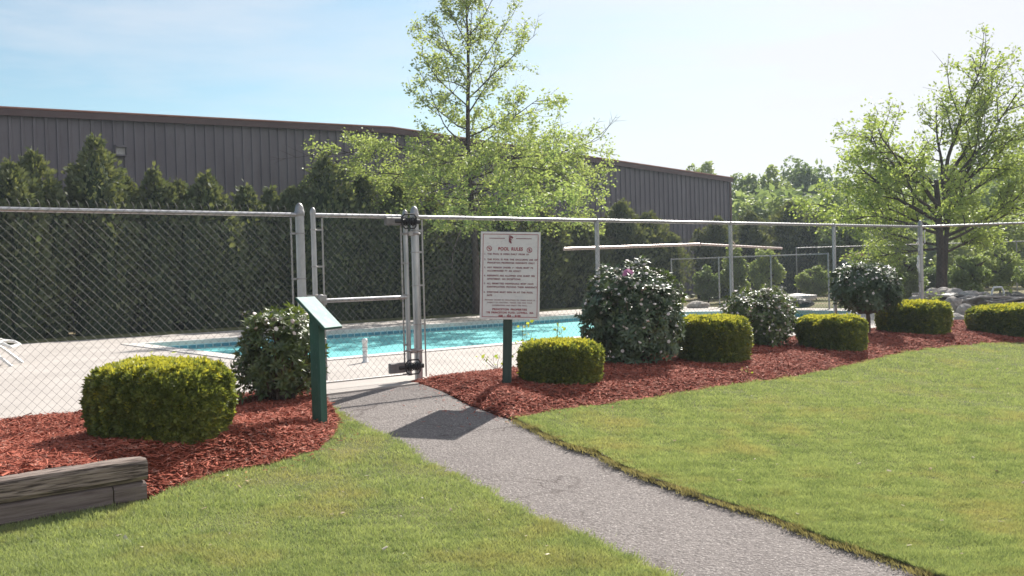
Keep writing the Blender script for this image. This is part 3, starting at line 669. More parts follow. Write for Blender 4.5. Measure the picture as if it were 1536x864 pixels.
for u in (.275, .72):
    m = MB(); m.box(sl((cx + bu(u), y_, cz + bv(.075))), (SW * .26, .001, .0035), RS)
    for k in range(14): m.box(sl((cx + bu(u) + (k - 6.5) * SW * .26 / 14, y_ - .0003, cz + bv(.075))), (.005, .0012, .009), RS)
    link('header_rule', m.mesh('header_rule'), M_redl, board)
m = MB()                                                    # monogram above the title: upright, flag, foot
for (u, v, w_, h_, an) in [(.487, .073, .020, .058, 0), (.515, .058, .022, .018, .5), (.528, .068, .012, .020, .9), (.50, .088, .030, .008, .3), (.492, .112, .022, .020, .6), (.505, .120, .012, .022, -.4)]:
    m.box(sl((cx + bu(u), y_ - .0003, cz + bv(v))), (w_, .0012, h_), RS @ Matrix.Rotation(an, 3, 'Y'))
link('monogram', m.mesh('monogram'), M_redl, board)
for u, v in ((.145, .192), (.818, .205)):                     # prohibition rounds
    m = MB(); c0 = sl((cx + bu(u), y_, cz + bv(v)))
    m.ring(c0, .0245, .0028, axis=sl((0, -1, 0)), n=24, m=4); m.box(c0, (.046, .0016, .0045), RS @ Matrix.Rotation(.75, 3, 'Y'))
    if u < .5: m.box(c0 - sl((0, .0005, 0)), (.022, .0016, .010), RS @ Matrix.Rotation(.75, 3, 'Y')); m.box(c0 + sl((.003, 0, .006)), (.02, .0016, .004), RS @ Matrix.Rotation(-.1, 3, 'Y'))
    else: m.box(c0 - sl((0, .0005, -.002)), (.006, .0016, .032), RS @ Matrix.Rotation(.1, 3, 'Y')); m.box(c0 + sl((-.003, 0, -.004)), (.018, .0016, .006), RS @ Matrix.Rotation(-.8, 3, 'Y'))
    link('prohibition_symbol', m.mesh('prohibition_symbol'), M_red, board)

# ------------------------------------------------------------------ green lectern sign by the path
gp = ground(480, 635, .01); lec = empty('lectern_sign', gp, 'dark green square post with a pale mint slanted top board beside the path', 'sign')
RL = Matrix.Rotation(math.radians(-24), 3, 'Z'); ztop = at_depth(478, 466, gp.y).z - gp.z
m = MB(); hw = .0445; zl, zr = ztop + .0, ztop - .085          # top cut on a slant
vs = [RL @ Vector((x, y, -.08)) for x, y in ((-hw, -hw), (hw, -hw), (hw, hw), (-hw, hw))] + [RL @ Vector((x, y, z)) for x, y, z in ((-hw, -hw, zl), (hw, -hw, zr), (hw, hw, zr), (-hw, hw, zl))]
m.add(vs, [(0, 1, 5, 4), (1, 2, 6, 5), (2, 3, 7, 6), (3, 0, 4, 7), (4, 5, 6, 7), (3, 2, 1, 0)]); link('post', m.mesh('post'), M_gpost, lec)
RT = RL @ Matrix.Rotation(math.radians(43), 3, 'Y')
tc_ = Vector((at_depth(477.5, 469.5, gp.y + .0))) - gp
tcb = Vector((tc_.x, tc_.y + .02, tc_.z))
m = MB(); m.box(tcb, (.385, .265, .018), RT, .003); bd = link('top_board', m.mesh('top_board'), M_gpost, lec)
m = MB(); m.box(tcb + RT @ Vector((0, 0, .0115)), (.372, .252, .003), RT); link('mint_panel', m.mesh('mint_panel'), M_mint, bd)
m = MB(); m.box(tcb + RT @ Vector((.0, 0, -.025)), (.20, .07, .032), RT, .003); link('bracket', m.mesh('bracket'), M_gpost, lec)

# ------------------------------------------------------------------ white post on the deck
q = pix(548, 544, 0); wp = empty('deck_marker_post', q, 'short white plastic post standing on the pool deck seen through the gate', 'post')
m = MB(); m.lathe((0, 0, 0), [(.05, 0), (.05, .012), (.034, .02), (.034, .27), (.040, .28), (.040, .31), (.030, .325)], 14); link('tube', m.mesh('tube', smooth=True), M_white, wp)
m = MB()
for z in (.08, .15, .21): m.ring((0, 0, z), .034, .004, n=14, m=5)
tag(link('groove', m.mesh('groove'), M_galvd, wp), kind='stuff')

# ------------------------------------------------------------------ lounger, mostly beyond the left edge
lb = pix(33, 550, 0); lg = empty('sun_lounger', lb + Vector((-.95, .2, 0)), 'white pool lounger at the left edge of the deck behind the fence', 'lounger')
R_ = Matrix.Rotation(math.radians(14), 3, 'Z'); o_ = Vector(lg.location)
def lgp(x, y, z): return o_ + R_ @ Vector((x, y, z))
for sy in (-.30, .30):
    m = MB(); m.tube([lgp(-1.0, sy, .36), lgp(.42, sy, .36), lgp(.62, sy, .33), lgp(.70, sy, .28)], .024, 8); m.build('frame_rail', M_white, lg, smooth=True)
    m = MB(); m.tube([lgp(.30, sy, .36), lgp(.52, sy * 1.05, .18), lgp(.72, sy * 1.1, 0)], .022, 8); m.build('leg', M_white, lg, smooth=True)
    m = MB(); m.tube([lgp(-.75, sy, .36), lgp(-.85, sy * 1.1, 0)], .022, 8); m.build('leg', M_white, lg, smooth=True)
for k in range(16):
    x = -.98 + k * .10; z = .385 if x < .42 else .385 - (x - .42) * .25
    m = MB(); m.box(lgp(x, 0, z), (.072, .62, .008), R_); m.build('strap', M_white, lg)
m = MB(); m.tube([lgp(-1.0, -.3, .37), lgp(-1.6, -.3, .8)], .024, 8); m.tube([lgp(-1.0, .3, .37), lgp(-1.6, .3, .8)], .024, 8); m.tube([lgp(-1.6, -.3, .8), lgp(-1.6, .3, .8)], .024, 8); m.build('back_frame', M_white, lg, smooth=True)
m = MB(); m.tube([lgp(.70, -.3, .28), lgp(.70, .3, .28)], .024, 8); m.build('front_bar', M_white, lg, smooth=True)

# ------------------------------------------------------------------ timber retaining wall
rw = empty('timber_wall', WB - WD * .8, 'low grey weathered timber retaining wall holding the mulch at lower left', 'retaining wall')
def timber(x0, x1, z0, z1, th, back, mt, lab=None, seed=1):
    """along WD from WB (x<=0), slightly wavy faces, rounded long edges"""
    R = random.Random(seed); k = max(3, int((x1 - x0) / .12)); h = z1 - z0; b_ = .022; vs = []
    for i in range(k + 1):
        x = x0 + (x1 - x0) * i / k
        if 0 < i < k: x += R.uniform(-.01, .01)
        e_ = .005 if i in (0, k) else 0
        prof = [(0, b_ + .004), (0, h - b_ * 1.4), (.010, h - .010), (b_ * 1.5, h), (th - b_, h), (th, h - b_), (th, b_), (th - b_, 0), (b_, 0)]
        for j, (y, z) in enumerate(prof):
            y2 = y + back + R.uniform(-.0025, .0025); z2 = z0 + z + (R.uniform(-.003, .003) if z > h * .5 else 0)
            y2 = back + th / 2 + (y2 - back - th / 2) * (1 - e_ / th * 2); z2 = z0 + h / 2 + (z2 - z0 - h / 2) * (1 - e_ / h * 1.6)
            p = WB + WD * x + WN * y2; vs.append((p.x, p.y, z2))
    np_ = 9; m = MB()
    fs = [(i * np_ + j, i * np_ + (j + 1) % np_, (i + 1) * np_ + (j + 1) % np_, (i + 1) * np_ + j) for i in range(k) for j in range(np_)]
    m.add(vs, fs); m.mi = 1; m.f.append(tuple(range(np_ - 1, -1, -1))); m.m.append(1); m.f.append(tuple(k * np_ + j for j in range(np_))); m.m.append(1)
    # local frame so that the grain runs along the timber
    me = m.mesh('timber', Vector(rw.location)); me2 = link('timber', me, [mt, M_timbergrain_end], rw)
    if lab: me2['label'] = lab
    an = math.atan2(WD.y, WD.x); Rm = Matrix.Rotation(-an, 4, 'Z'); me.transform(Rm); me2.matrix_local = Matrix.Rotation(an, 4, 'Z')
    return me2
z3, z2_, z1_, z0_ = .078, -.062, -.202, -.345
timber(-2.9, 0, z2_ + .003, z3, .15, 0, M_timber, 'grey split top timber', 1); timber(-5.2, -2.91, z2_ + .003, z3, .15, 0, M_timber, None, 2)
timber(-3.4, -.215, z1_ + .003, z2_, .14, .010, M_timber2, None, 3); timber(-.205, -.004, z1_ + .003, z2_ - .001, .14, .016, M_timber2, 'short darker timber end', 4)
timber(-4.4, -.30, z0_, z1_, .14, .004, M_timber2, None, 5)

# ------------------------------------------------------------------ building
D_B = -20.0
def roof_s(px): p = on_row(px, D_B); return SD(p.x, p.y)[0], p.y
sPk, yPk = roof_s(590); sRt, yRt = roof_s(1096); sLf, yLf = roof_s(0)
def roofz(px, py):
    p = on_row(px, D_B); return top_z(py, px, p.y)
zPk, zRt, zLf = roofz(590, 192), roofz(1095, 267), roofz(2, 162)
s_left = sPk - (sRt - sPk); k_l = (zPk - zLf) / (sPk - sLf)
def rz(s): return zPk - (s - sPk) * (zPk - zRt) / (sRt - sPk) if s > sPk else zPk - (sPk - s) * k_l
bld = empty('warehouse', W(sPk, D_B), 'long brown grey metal-clad warehouse with a low gabled roof behind the evergreen row', 'building')
pw = .305; npan = int((sRt - s_left) / pw)
for i in range(npan):
    s0 = sRt - (i + 1) * pw; s1 = s0 + pw; m = MB()
    pr = [(0.0, 0.0), (.205, 0.0), (.222, .05), (.285, .05), (.305, 0.0)]
    if s0 < sPk < s1: pass
    vs = []
    for x, y in pr:
        s = s0 + x * .998; vs.append(W(s, D_B + y, -.05)); vs.append(W(s, D_B + y, rz(s) - .10))
    k = len(pr); fs = [(2 * j, 2 * j + 2, 2 * j + 3, 2 * j + 1) for j in range(k - 1)]
    vs += [W(s0, D_B - .03, -.05), W(s0, D_B - .03, rz(s0) - .1), W(s1, D_B - .03, -.05), W(s1, D_B - .03, rz(s1) - .1)]
    fs += [(2 * k, 0, 1, 2 * k + 1), (2 * k - 2, 2 * k + 2, 2 * k + 3, 2 * k - 1)]
    m.add(vs, fs); m.build('wall_panel', M_wall, bld)
# side and back walls, roof slopes, gable trim
DB2 = D_B - 40
m = MB(); m.add([W(sRt, D_B - .02, -.05), W(sRt, DB2, -.05), W(sRt, DB2, zRt - .1), W(sRt, D_B - .02, zRt - .1)], [(0, 1, 2, 3)])
m.add([W(s_left, D_B - .02, -.05), W(s_left, DB2, -.05), W(s_left, DB2, rz(s_left) - .1), W(s_left, D_B - .02, rz(s_left) - .1)], [(3, 2, 1, 0)])
m.add([W(sRt, DB2, -.05), W(s_left, DB2, -.05), W(s_left, DB2, rz(s_left) - .1), W(sPk, DB2, zPk - .1), W(sRt, DB2, zRt - .1)], [(0, 1, 2, 3, 4)])
m.build('side_wall', M_wall, bld)
for (a_, b__) in ((s_left - .15, sPk), (sPk, sRt + .15)):
    m = MB(); za, zb_ = rz(a_), rz(b__)
    m.add([W(a_, D_B + .12, za - .0), W(b__, D_B + .12, zb_), W(b__, DB2, zb_), W(a_, DB2, za), W(a_, D_B + .12, za - .10), W(b__, D_B + .12, zb_ - .10), W(b__, DB2, zb_ - .1), W(a_, DB2, za - .1)],
          [(0, 1, 2, 3), (7, 6, 5, 4), (0, 4, 5, 1), (1, 5, 6, 2), (3, 2, 6, 7), (0, 3, 7, 4)]); m.build('roof', M_roof, bld)
    m = MB()
    m.add([W(a_, D_B + .16, za - .20), W(b__, D_B + .16, zb_ - .20), W(b__, D_B + .16, zb_ + .02), W(a_, D_B + .16, za + .02), W(a_, D_B + .125, za - .20), W(b__, D_B + .125, zb_ - .20), W(b__, D_B + .125, zb_ + .02), W(a_, D_B + .125, za + .02)],
          [(0, 1, 2, 3), (7, 6, 5, 4), (3, 2, 6, 7), (0, 4, 5, 1), (1, 5, 6, 2), (0, 3, 7, 4)]); m.build('gable_trim', M_trim, bld)
    m = MB(); m.tube([W(a_, D_B + .165, za + .01), W(b__, D_B + .165, zb_ + .01)], .03, 6); m.build('drip_edge', M_roof, bld)
m = MB(); m.box(W(sRt + .03, D_B + .03, zRt / 2 - .1), (.14, .14, zRt - .2), Rz, .01); m.build('corner_trim', M_trim, bld)
for px, py in ((188, 219), (906, 269)):
    p = on_row(px, D_B + .2); z = top_z(py, px, p.y); s, d = SD(p.x, p.y); m = MB()
    m.box(W(s, D_B + .13, z), (.34, .20, .06), Rz); m.box(W(s - .16, D_B + .12, z - .13), (.03, .18, .24), Rz); m.box(W(s + .16, D_B + .12, z - .13), (.03, .18, .24), Rz); m.box(W(s, D_B + .12, z - .26), (.34, .18, .04), Rz)
    o = m.build('wall_vent', M_wall, bld); m = MB(); m.box(W(s, D_B + .09, z - .13), (.28, .06, .2), Rz); m.build('vent_grille', M_galvd, o)

# ------------------------------------------------------------------ plants
Q_LEAF = np.array([[0, 0, 0], [.30, .34, .06], [0, 1, .0], [-.30, .34, .06]]); Q_F = np.array([[0, 1, 2, 3]])
T_LEAF = np.array([[0, 0, 0], [.30, .38, .07], [0, 1, .0], [-.30, .38, .07]]); T_F = np.array([[0, 1, 2], [0, 2, 3]])
def leaf_frames(n, R, up=.5):
    """leaf planes mostly facing up and outwards"""
    y = norm(R.normal(size=(n, 3)) * np.array([1, 1, .6])); z = norm(R.normal(size=(n, 3)) + np.array([0, 0, up]))
    x = norm(np.cross(y, z)); z = np.cross(x, y); return np.stack([x, y, z], -1)
def sprig_template(k, spread, R, wd=.16):
    vs, fs = [], []
    for i in range(k):
        a = 2 * PI * i / k + R.uniform(-.3, .3); tl = R.uniform(.3, 1) * spread; d = np.array([math.sin(tl) * math.cos(a), math.sin(tl) * math.sin(a), math.cos(tl)]); sd_ = norm(np.cross(d, R.normal(size=3))) * wd
        b0 = len(vs); ln = R.uniform(.7, 1.1); vs += [d * .1 - sd_ * .5, d * .1 + sd_ * .5, d * ln * .7 + sd_ * .6, d * ln, d * ln * .7 - sd_ * .6]
        fs += [(b0, b0 + 1, b0 + 2), (b0, b0 + 2, b0 + 4), (b0 + 4, b0 + 2, b0 + 3)]
    return np.array(vs), np.array(fs)

def yew(px0, px1, ytop, ybot, label, dens=3600, seed=1, px=.32, deep=1.0, gz=None):
    """clipped mound: a rounded cylinder of short shoots"""
    R = np.random.RandomState(seed); f = ground((px0 + px1) / 2, ybot, .085) if gz is None else pix((px0 + px1) / 2, ybot, gz)
    rx = (px1 - px0) / 2 / F * f.y * 1.06; ry = rx * deep; Yc = f.y + ry * .92
    rx = (px1 - px0) / 2 / F * Yc
    rx -= .055; ry = rx * deep; c = at_depth((px0 + px1) / 2, 420, Yc); zg = (terr(c.x, c.y) + .085) if gz is None else gz; zt = at_depth((px0 + px1) / 2, ytop, Yc + ry * .35).z; h = zt - zg
    base = Vector((c.x, c.y, zg)); t = empty('clipped_yew', base, label, 'shrub', 'clipped yew mounds in the mulch beds')
    def shape(n):
        u = R.normal(size=(n * 3, 3)); u = norm(u); p = 3.6
        q = u / (np.abs(np.hypot(u[:, 0], u[:, 1])) ** p + np.abs(u[:, 2]) ** p)[:, None] ** (1 / p)
        rr_ = np.hypot(q[:, 0], q[:, 1]); lo_ = (q[:, 2] < 0) & (rr_ > .05); q[lo_, :2] *= (1 / rr_[lo_])[:, None]; q = q[q[:, 2] > -.97][:n]
        nn = norm(np.c_[q[:, 0] * np.hypot(q[:, 0], q[:, 1]) ** 2, q[:, 1] * np.hypot(q[:, 0], q[:, 1]) ** 2, q[:, 2] ** 3])
        return q, nn
    area = 2 * PI * rx * h + PI * rx * rx; n = int(area * dens)
    q, nn = shape(n); QQ = q * np.array([rx, ry, h / 2]); k = 1 + .045 * wob(QQ, seed, 5.0) + .032 * wob(QQ, seed + 3, 22.0) / max(.5, rx) + R.normal(size=len(q)) * .022
    taper = 1 - .10 * np.clip(-q[:, 2], 0, 1)
    pos = np.c_[q[:, 0] * rx * k * taper, q[:, 1] * ry * k * taper, h * ((q[:, 2] + 1) * .5 * 1.16 - .16) * (1 + (k - 1) * .7)]
    pos -= nn * .03 * (1 + rx)
    T, TF = sprig_template(7, 1.0, R, px)
    M = frames(nn + np.array([0, 0, .45]) + R.normal(size=(len(q), 3)) * .35, R)
    scl = (.034 + .034 * R.rand(len(q)) ** 2) * (1 + .04 * max(0, f.y - 8))
    Vt, Ft = scatter(T, TF, pos, M, scl)
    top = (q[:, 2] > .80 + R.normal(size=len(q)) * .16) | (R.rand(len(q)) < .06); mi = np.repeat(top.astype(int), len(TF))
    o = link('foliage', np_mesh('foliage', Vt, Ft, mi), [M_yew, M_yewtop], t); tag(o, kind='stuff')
    # dark inner hull added to block light through the foliage, in place of limbs
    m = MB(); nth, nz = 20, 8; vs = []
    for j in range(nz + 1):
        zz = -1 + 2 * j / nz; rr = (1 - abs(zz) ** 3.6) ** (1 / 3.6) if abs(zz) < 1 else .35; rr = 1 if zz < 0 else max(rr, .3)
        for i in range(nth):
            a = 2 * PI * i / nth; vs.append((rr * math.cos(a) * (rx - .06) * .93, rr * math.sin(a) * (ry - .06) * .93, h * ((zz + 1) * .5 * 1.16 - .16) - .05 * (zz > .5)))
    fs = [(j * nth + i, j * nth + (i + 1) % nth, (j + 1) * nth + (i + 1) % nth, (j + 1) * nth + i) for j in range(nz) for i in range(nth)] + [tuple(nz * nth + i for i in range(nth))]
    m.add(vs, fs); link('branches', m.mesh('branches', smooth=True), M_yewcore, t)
    return t
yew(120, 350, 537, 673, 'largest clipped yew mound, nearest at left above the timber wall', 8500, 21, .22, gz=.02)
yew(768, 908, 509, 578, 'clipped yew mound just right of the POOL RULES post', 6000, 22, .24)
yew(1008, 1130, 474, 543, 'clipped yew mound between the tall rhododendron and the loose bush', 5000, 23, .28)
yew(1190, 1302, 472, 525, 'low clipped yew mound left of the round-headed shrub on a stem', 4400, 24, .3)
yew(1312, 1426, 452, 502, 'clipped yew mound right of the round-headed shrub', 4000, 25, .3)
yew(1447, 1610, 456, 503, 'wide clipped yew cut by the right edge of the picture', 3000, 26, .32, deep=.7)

# broad-leaved evergreens: whorls of long leaves on woody stems
def whorl_template(k, R, droop, wd=.16):
    vs, fs = [], []
    for i in range(k):
        a = 2 * PI * i / k + R.uniform(-.25, .25); tl = droop + R.uniform(-.25, .25); r = np.array([math.cos(a), math.sin(a), 0]); z = np.array([0, 0, 1.]); s_ = np.cross(r, z)
        d1 = r * math.sin(tl) + z * math.cos(tl); d2 = r * math.sin(tl + .35) + z * math.cos(tl + .35); nrm_ = np.cross(s_, d1)
        p0 = d1 * .08; pm = d1 * .5; pt = pm + d2 * .5; b0 = len(vs)
        vs += [p0, pm + s_ * wd + nrm_ * .05, pm, pm - s_ * wd + nrm_ * .05, pt]
        fs += [(b0, b0 + 1, b0 + 2), (b0, b0 + 2, b0 + 3), (b0 + 1, b0 + 4, b0 + 2), (b0 + 2, b0 + 4, b0 + 3)]
    return np.array(vs), np.array(fs)
def rhodo(name, px0, px1, ytop, ybot, label, mt, n=420, leaf=.11, seed=1, low=-.55, stem=False, leaf_glints=0, flower=None, Yc=None, cat='shrub', loose=.08, deep=.85, p=2.4):
    R = np.random.RandomState(seed); f = ground((px0 + px1) / 2, ybot, .085)
    Yc = Yc or f.y + (px1 - px0) / 2 / F * f.y * deep * .9
    rx = (px1 - px0) / 2 / F * Yc - .07; ry = rx * deep; c = at_depth((px0 + px1) / 2, 420, Yc); zg = terr(c.x, c.y) + .075
    zt = at_depth((px0 + px1) / 2, ytop, Yc).z; h = zt - zg; base = Vector((c.x, c.y, zg)); t = empty(name, base, label, cat)
    zc0 = (.0 if not stem else h * .38); H = h - zc0
    u = norm(R.normal(size=(n * 2, 3))); q = u / ((np.hypot(u[:, 0], u[:, 1]) ** p + np.abs(u[:, 2]) ** p)[:, None] ** (1 / p)); q = q[q[:, 2] > -.92][:n]
    inner = 1 - .42 * R.rand(len(q)) ** 2.2; k = inner * (1 + loose * 1.6 * wob(q * 2.2, seed, 1.6) + loose * .6 * R.normal(size=len(q)))
    pos = np.c_[q[:, 0] * rx * k, q[:, 1] * ry * k, zc0 + H / 2 + q[:, 2] * H / 2 * k]
    pos[:, 2] = np.clip(pos[:, 2], .04, None)
    M = frames(q * np.array([1, 1, .9]) + np.array([0, 0, .75]) + R.normal(size=(len(q), 3)) * .3, R)
    parts = []
    T1 = whorl_template(8, R, 1.15, .17); T2 = whorl_template(6, R, .75, .17); sel = R.rand(len(q)) < .6
    parts.append(scatter(T1[0], T1[1], pos[sel], M[sel], leaf * (.75 + .5 * R.rand(sel.sum())))); sel = ~sel
    parts.append(scatter(T2[0], T2[1], pos[sel], M[sel], leaf * (.7 + .5 * R.rand(sel.sum()))))
    Vt, Ft = join(parts); tag(link('leaves', np_mesh('leaves', Vt, Ft), mt, t), kind='stuff')
    m = MB()
    if stem: m.tube([(0, 0, -.05), (.02, .01, zc0 * .6), (.0, 0, zc0 + H * .3)], [.05, .035, .02], 7)
    idx_ = R.choice(len(pos), min(len(pos), 70), replace=False)
    for i in idx_:
        b0 = np.array([0, 0, zc0 * .8]) + R.normal(size=3) * [.05, .05, 0]; e_ = pos[i]; mid = b0 * .5 + e_ * .5 + np.array([0, 0, -.04 * h]) + R.normal(size=3) * .02
        m.tube([b0, mid, e_], [.014, .009, .004], 4, caps=False)
    link('stems', m.mesh('stems', smooth=True), M_stem, t)
    if leaf_glints:  # small pale cups added as painted sun glints on the upper, near-side leaves
        ii = np.argsort(-(pos[:, 2] + R.normal(size=len(pos)) * (.26 * h) - .18 * h * pos[:, 1] / (ry + .01)))[:leaf_glints]; mb = MB()
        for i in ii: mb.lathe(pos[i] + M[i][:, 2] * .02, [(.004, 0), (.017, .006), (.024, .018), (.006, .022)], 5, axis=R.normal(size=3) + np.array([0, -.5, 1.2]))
        tag(link('leaf_glints', mb.mesh('leaf_glints'), M_glint, t), kind='stuff')
    if flower:
        fx, fy = flower; e = at_depth(fx, fy, Yc - ry * .5) - base; mb = MB()
        for i in range(7):
            an = i * 2.4; cc = e + Vector((math.cos(an) * .028 * (i > 0), -.02 + math.sin(an) * .02, .02 * math.cos(i))); mb.lathe(cc, [(.008, 0), (.030, .018), (.036, .026)], 7, axis=(R.normal() * .5, -.7, .7))
        link('flower', mb.mesh('flower'), M_pink, t)
    return t
rhodo('laurel_bush', 345, 484, 468, 602, 'loose glossy broad-leaved bush behind the green lectern post', M_rhodo2, 640, .085, 31, loose=.14, leaf_glints=60, p=2.8)
rhodo('rhododendron', 868, 1026, 408, 546, 'tallest rhododendron with one pink bloom on top, between two clipped yews', M_rhodo, 1150, .105, 32, leaf_glints=360, flower=(942, 411), p=2.6, loose=.12)
rhodo('rhododendron', 1080, 1196, 436, 520, 'loose open rhododendron between the second and third clipped yews right of the sign', M_rhodo2, 620, .10, 33, leaf_glints=300, loose=.17)
rhodo('rhododendron', 1243, 1356, 400, 503, 'round-headed dark evergreen shrub raised on a bare stem', M_rhodo, 900, .10, 34, stem=True, leaf_glints=260, loose=.10)

# weeds
def weed(px, py, hgt, label, seed=1, n=26, leaf=.05, spread=.25, d=None, mt=M_weed, name='weed'):
    R = np.random.RandomState(seed); b_ = ground(px, py) if d is None else d; t = empty(name, b_, label, 'weed'); m = MB(); pos = []
    for k in range(5):
        e = np.array([R.normal() * spread * .5, R.normal() * spread * .5, hgt * (.6 + .4 * R.rand())]); mid = e * .5 + R.normal(size=3) * .02
        m.tube([(0, 0, 0), mid, e], [.004, .003, .002], 4, caps=False)
        for j in range(n // 5 + 1): f_ = .35 + .65 * R.rand(); pos.append(e * f_ + R.normal(size=3) * leaf * .7)
    pos = np.array(pos); link('stems', m.mesh('stems'), M_stem, t)
    Vt, Ft = scatter(T_LEAF * np.array([1.1, 1, 1]), T_F, pos, leaf_frames(len(pos), R), leaf * (.8 + .6 * R.rand(len(pos)))); tag(link('leaves', np_mesh('leaves', Vt, Ft), mt, t), kind='stuff')
def wf(px, s_d=-.15): p = on_row(px, s_d); return Vector((p.x, p.y, 0))
weed(0, 0, .60, 'small leafy weed rising behind the yew right of the POOL RULES post', 41, 34, .055, .12, wf(786, -.12))
weed(0, 0, .62, 'thin leafy weed standing in front of the pool, left of the tall rhododendron', 42, 34, .045, .12, wf(833, -.1))
weed(0, 0, .28, 'low green weed on the deck edge left of the POOL RULES post', 43, 20, .05, .3, wf(742, -.05))
weed(0, 0, .62, 'sprawling pale weed rising behind the largest clipped yew', 44, 60, .065, .45, wf(232, .3))
weed(742, 594, .07, 'tiny green seedling in the mulch beside the sign post', 45, 10, .03, .05)
for i, (px, py, lb_) in enumerate([(1118, 566, 'small pale stem sprouting from the mulch in front of the yew'), ]):
    weed(px, py, .10, lb_, 50 + i, 10, .03, .05)

# arborvitae row
def arb_prof(z): return np.clip((1 - z ** 3.4), 0, 1) ** .85 * (1 - .15 * z) + .02
def arborvitae(base, h, rad, label, seed, n=5200):
    """several ragged leaders, each a spray-covered cone, over a dark inside"""
    R = np.random.RandomState(seed); t = empty('arborvitae', base, label, 'tree', 'evergreen row in front of the warehouse')
    lead = [(0, 0, 1.0, .80)]
    for k in range(9):
        a = R.uniform(0, 6.28); q = R.uniform(.22, .72); lead.append((math.cos(a) * q, math.sin(a) * q, R.uniform(.78, 1.03) - q * .24, R.uniform(.26, .50)))
    Ps, Ds, cm = [], [], MB()
    for li, (lx, ly, lh, lr) in enumerate(lead):
        nn = int(n * (.28 if li == 0 else .08)); zz = R.rand(nn) ** .62; th = R.uniform(0, 2 * PI, nn)
        lob = 1 + .20 * np.sin(th * 3 + seed + zz * 7) + .16 * np.sin(th * 5 - zz * 13 + li) + .20 * np.sin(zz * 31 + th * 2 + li) + R.normal(size=nn) * .10 + .35 * (R.rand(nn) < .12) * R.rand(nn)
        r = arb_prof(zz) * lob * (1 - .5 * R.rand(nn) ** 2.5) * lr
        Ps.append(np.c_[lx * (.6 + .4 * zz) + np.cos(th) * r, ly * (.6 + .4 * zz) + np.sin(th) * r, zz * lh + (R.rand(nn) < .1) * R.rand(nn) * .05]); Ds.append(np.c_[np.cos(th) * .8, np.sin(th) * .8, np.full(nn, .8)])
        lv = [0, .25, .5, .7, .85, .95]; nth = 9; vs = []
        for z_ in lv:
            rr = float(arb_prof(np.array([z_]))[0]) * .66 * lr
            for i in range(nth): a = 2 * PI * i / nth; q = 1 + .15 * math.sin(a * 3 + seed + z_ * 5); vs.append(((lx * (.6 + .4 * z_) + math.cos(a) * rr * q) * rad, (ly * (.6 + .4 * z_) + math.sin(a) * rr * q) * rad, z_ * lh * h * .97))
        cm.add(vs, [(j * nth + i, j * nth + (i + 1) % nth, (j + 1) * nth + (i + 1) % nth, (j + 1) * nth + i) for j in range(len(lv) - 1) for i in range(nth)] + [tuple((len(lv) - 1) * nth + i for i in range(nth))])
    P = np.concatenate(Ps) * np.array([rad, rad, h]); d = np.concatenate(Ds) + R.normal(size=(len(P), 3)) * .45
    y = norm(d); z = norm(np.cross(y, R.normal(size=y.shape))); x = np.cross(y, z); M = np.stack([x, y, z], -1)
    T = np.array([[0, 0, 0], [.28, .45, .04], [.16, .95, 0], [0, .6, .02], [-.14, 1.0, 0], [-.28, .5, .04]]); TF = np.array([[0, 1, 3], [1, 2, 3], [0, 3, 5], [3, 4, 5]])
    Vt, Ft = scatter(T, TF, P, M, .075 + .12 * R.rand(len(P)))
    o = link('foliage', np_mesh('foliage', Vt, Ft), M_arb, t); tag(o, kind='stuff')
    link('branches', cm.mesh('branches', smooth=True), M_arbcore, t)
    m = MB(); m.tube([(0, 0, -.1), (0, 0, h * .5)], [.09, .04], 7); link('trunk', m.mesh('trunk'), M_bark, t)
    return t
arbs = [(-120, 222, .0, 60, 'evergreen just off the left edge of the row'), (-45, 250, .3, 50, 'second evergreen from the left edge, its side just in the picture'),
        (20, 240, -.4, 48, 'dark evergreen cut by the left edge below the roof'), (55, 222, .2, 46, 'blunt evergreen left of the tallest one'),
        (148, 200, .0, 50, 'tallest evergreen of the row, left of the wall vent'), (192, 262, .5, 36, 'low evergreen filling the gap right of the tallest one'),
        (236, 250, .1, 38, 'pointed evergreen below the left wall vent'), (272, 268, .5, 32, 'small evergreen between two pointed ones'),
        (314, 257, 0, 48, 'full evergreen with a rounded top in the middle of the left fence run'), (372, 275, .2, 34, 'narrow evergreen left of the paired tips'),
        (408, 280, .4, 32, 'narrow evergreen, middle one of three tips left of the gate post'), (440, 278, .1, 34, 'narrow evergreen behind the left gate post'),
        (492, 232, 0, 50, 'tall dark evergreen above the gate latch'), (545, 258, .2, 46, 'dark evergreen above the middle of the gate'), (598, 278, 0, 44, 'dark evergreen behind the upper gate hinge'),
        (650, 296, .3, 46, 'dark evergreen left of the locust trunk'), (705, 310, 0, 44, 'dark evergreen right behind the locust trunk'), (760, 300, .2, 44, 'dark evergreen above the notice board'),
        (812, 312, 0, 40, 'dark evergreen just right of the notice board'), (866, 318, .3, 38, 'dark evergreen left of the first line post'),
        (934, 300, 0, 40, 'separate evergreen with a sharp tip right of the first line post'), (975, 316, .1, 44, 'wide evergreen standing left of the bare wall stretch'),
        (1078, 326, 0, 30, 'thin evergreen at the right end of the warehouse'), (1128, 316, .4, 34, 'evergreen just past the warehouse corner'),
        (1188, 300, .3, 42, 'broad evergreen column right of the warehouse, behind the pole tip')]
for i, (px, py, dd, hw_, lb_) in enumerate(arbs):
    b_ = on_row(px, -14.6 - dd); zt = top_z(py, px, b_.y) * .97; arborvitae(Vector((b_.x, b_.y, -.03)), zt, hw_ / F * b_.y * 1.42, lb_, 60 + i, 8500)

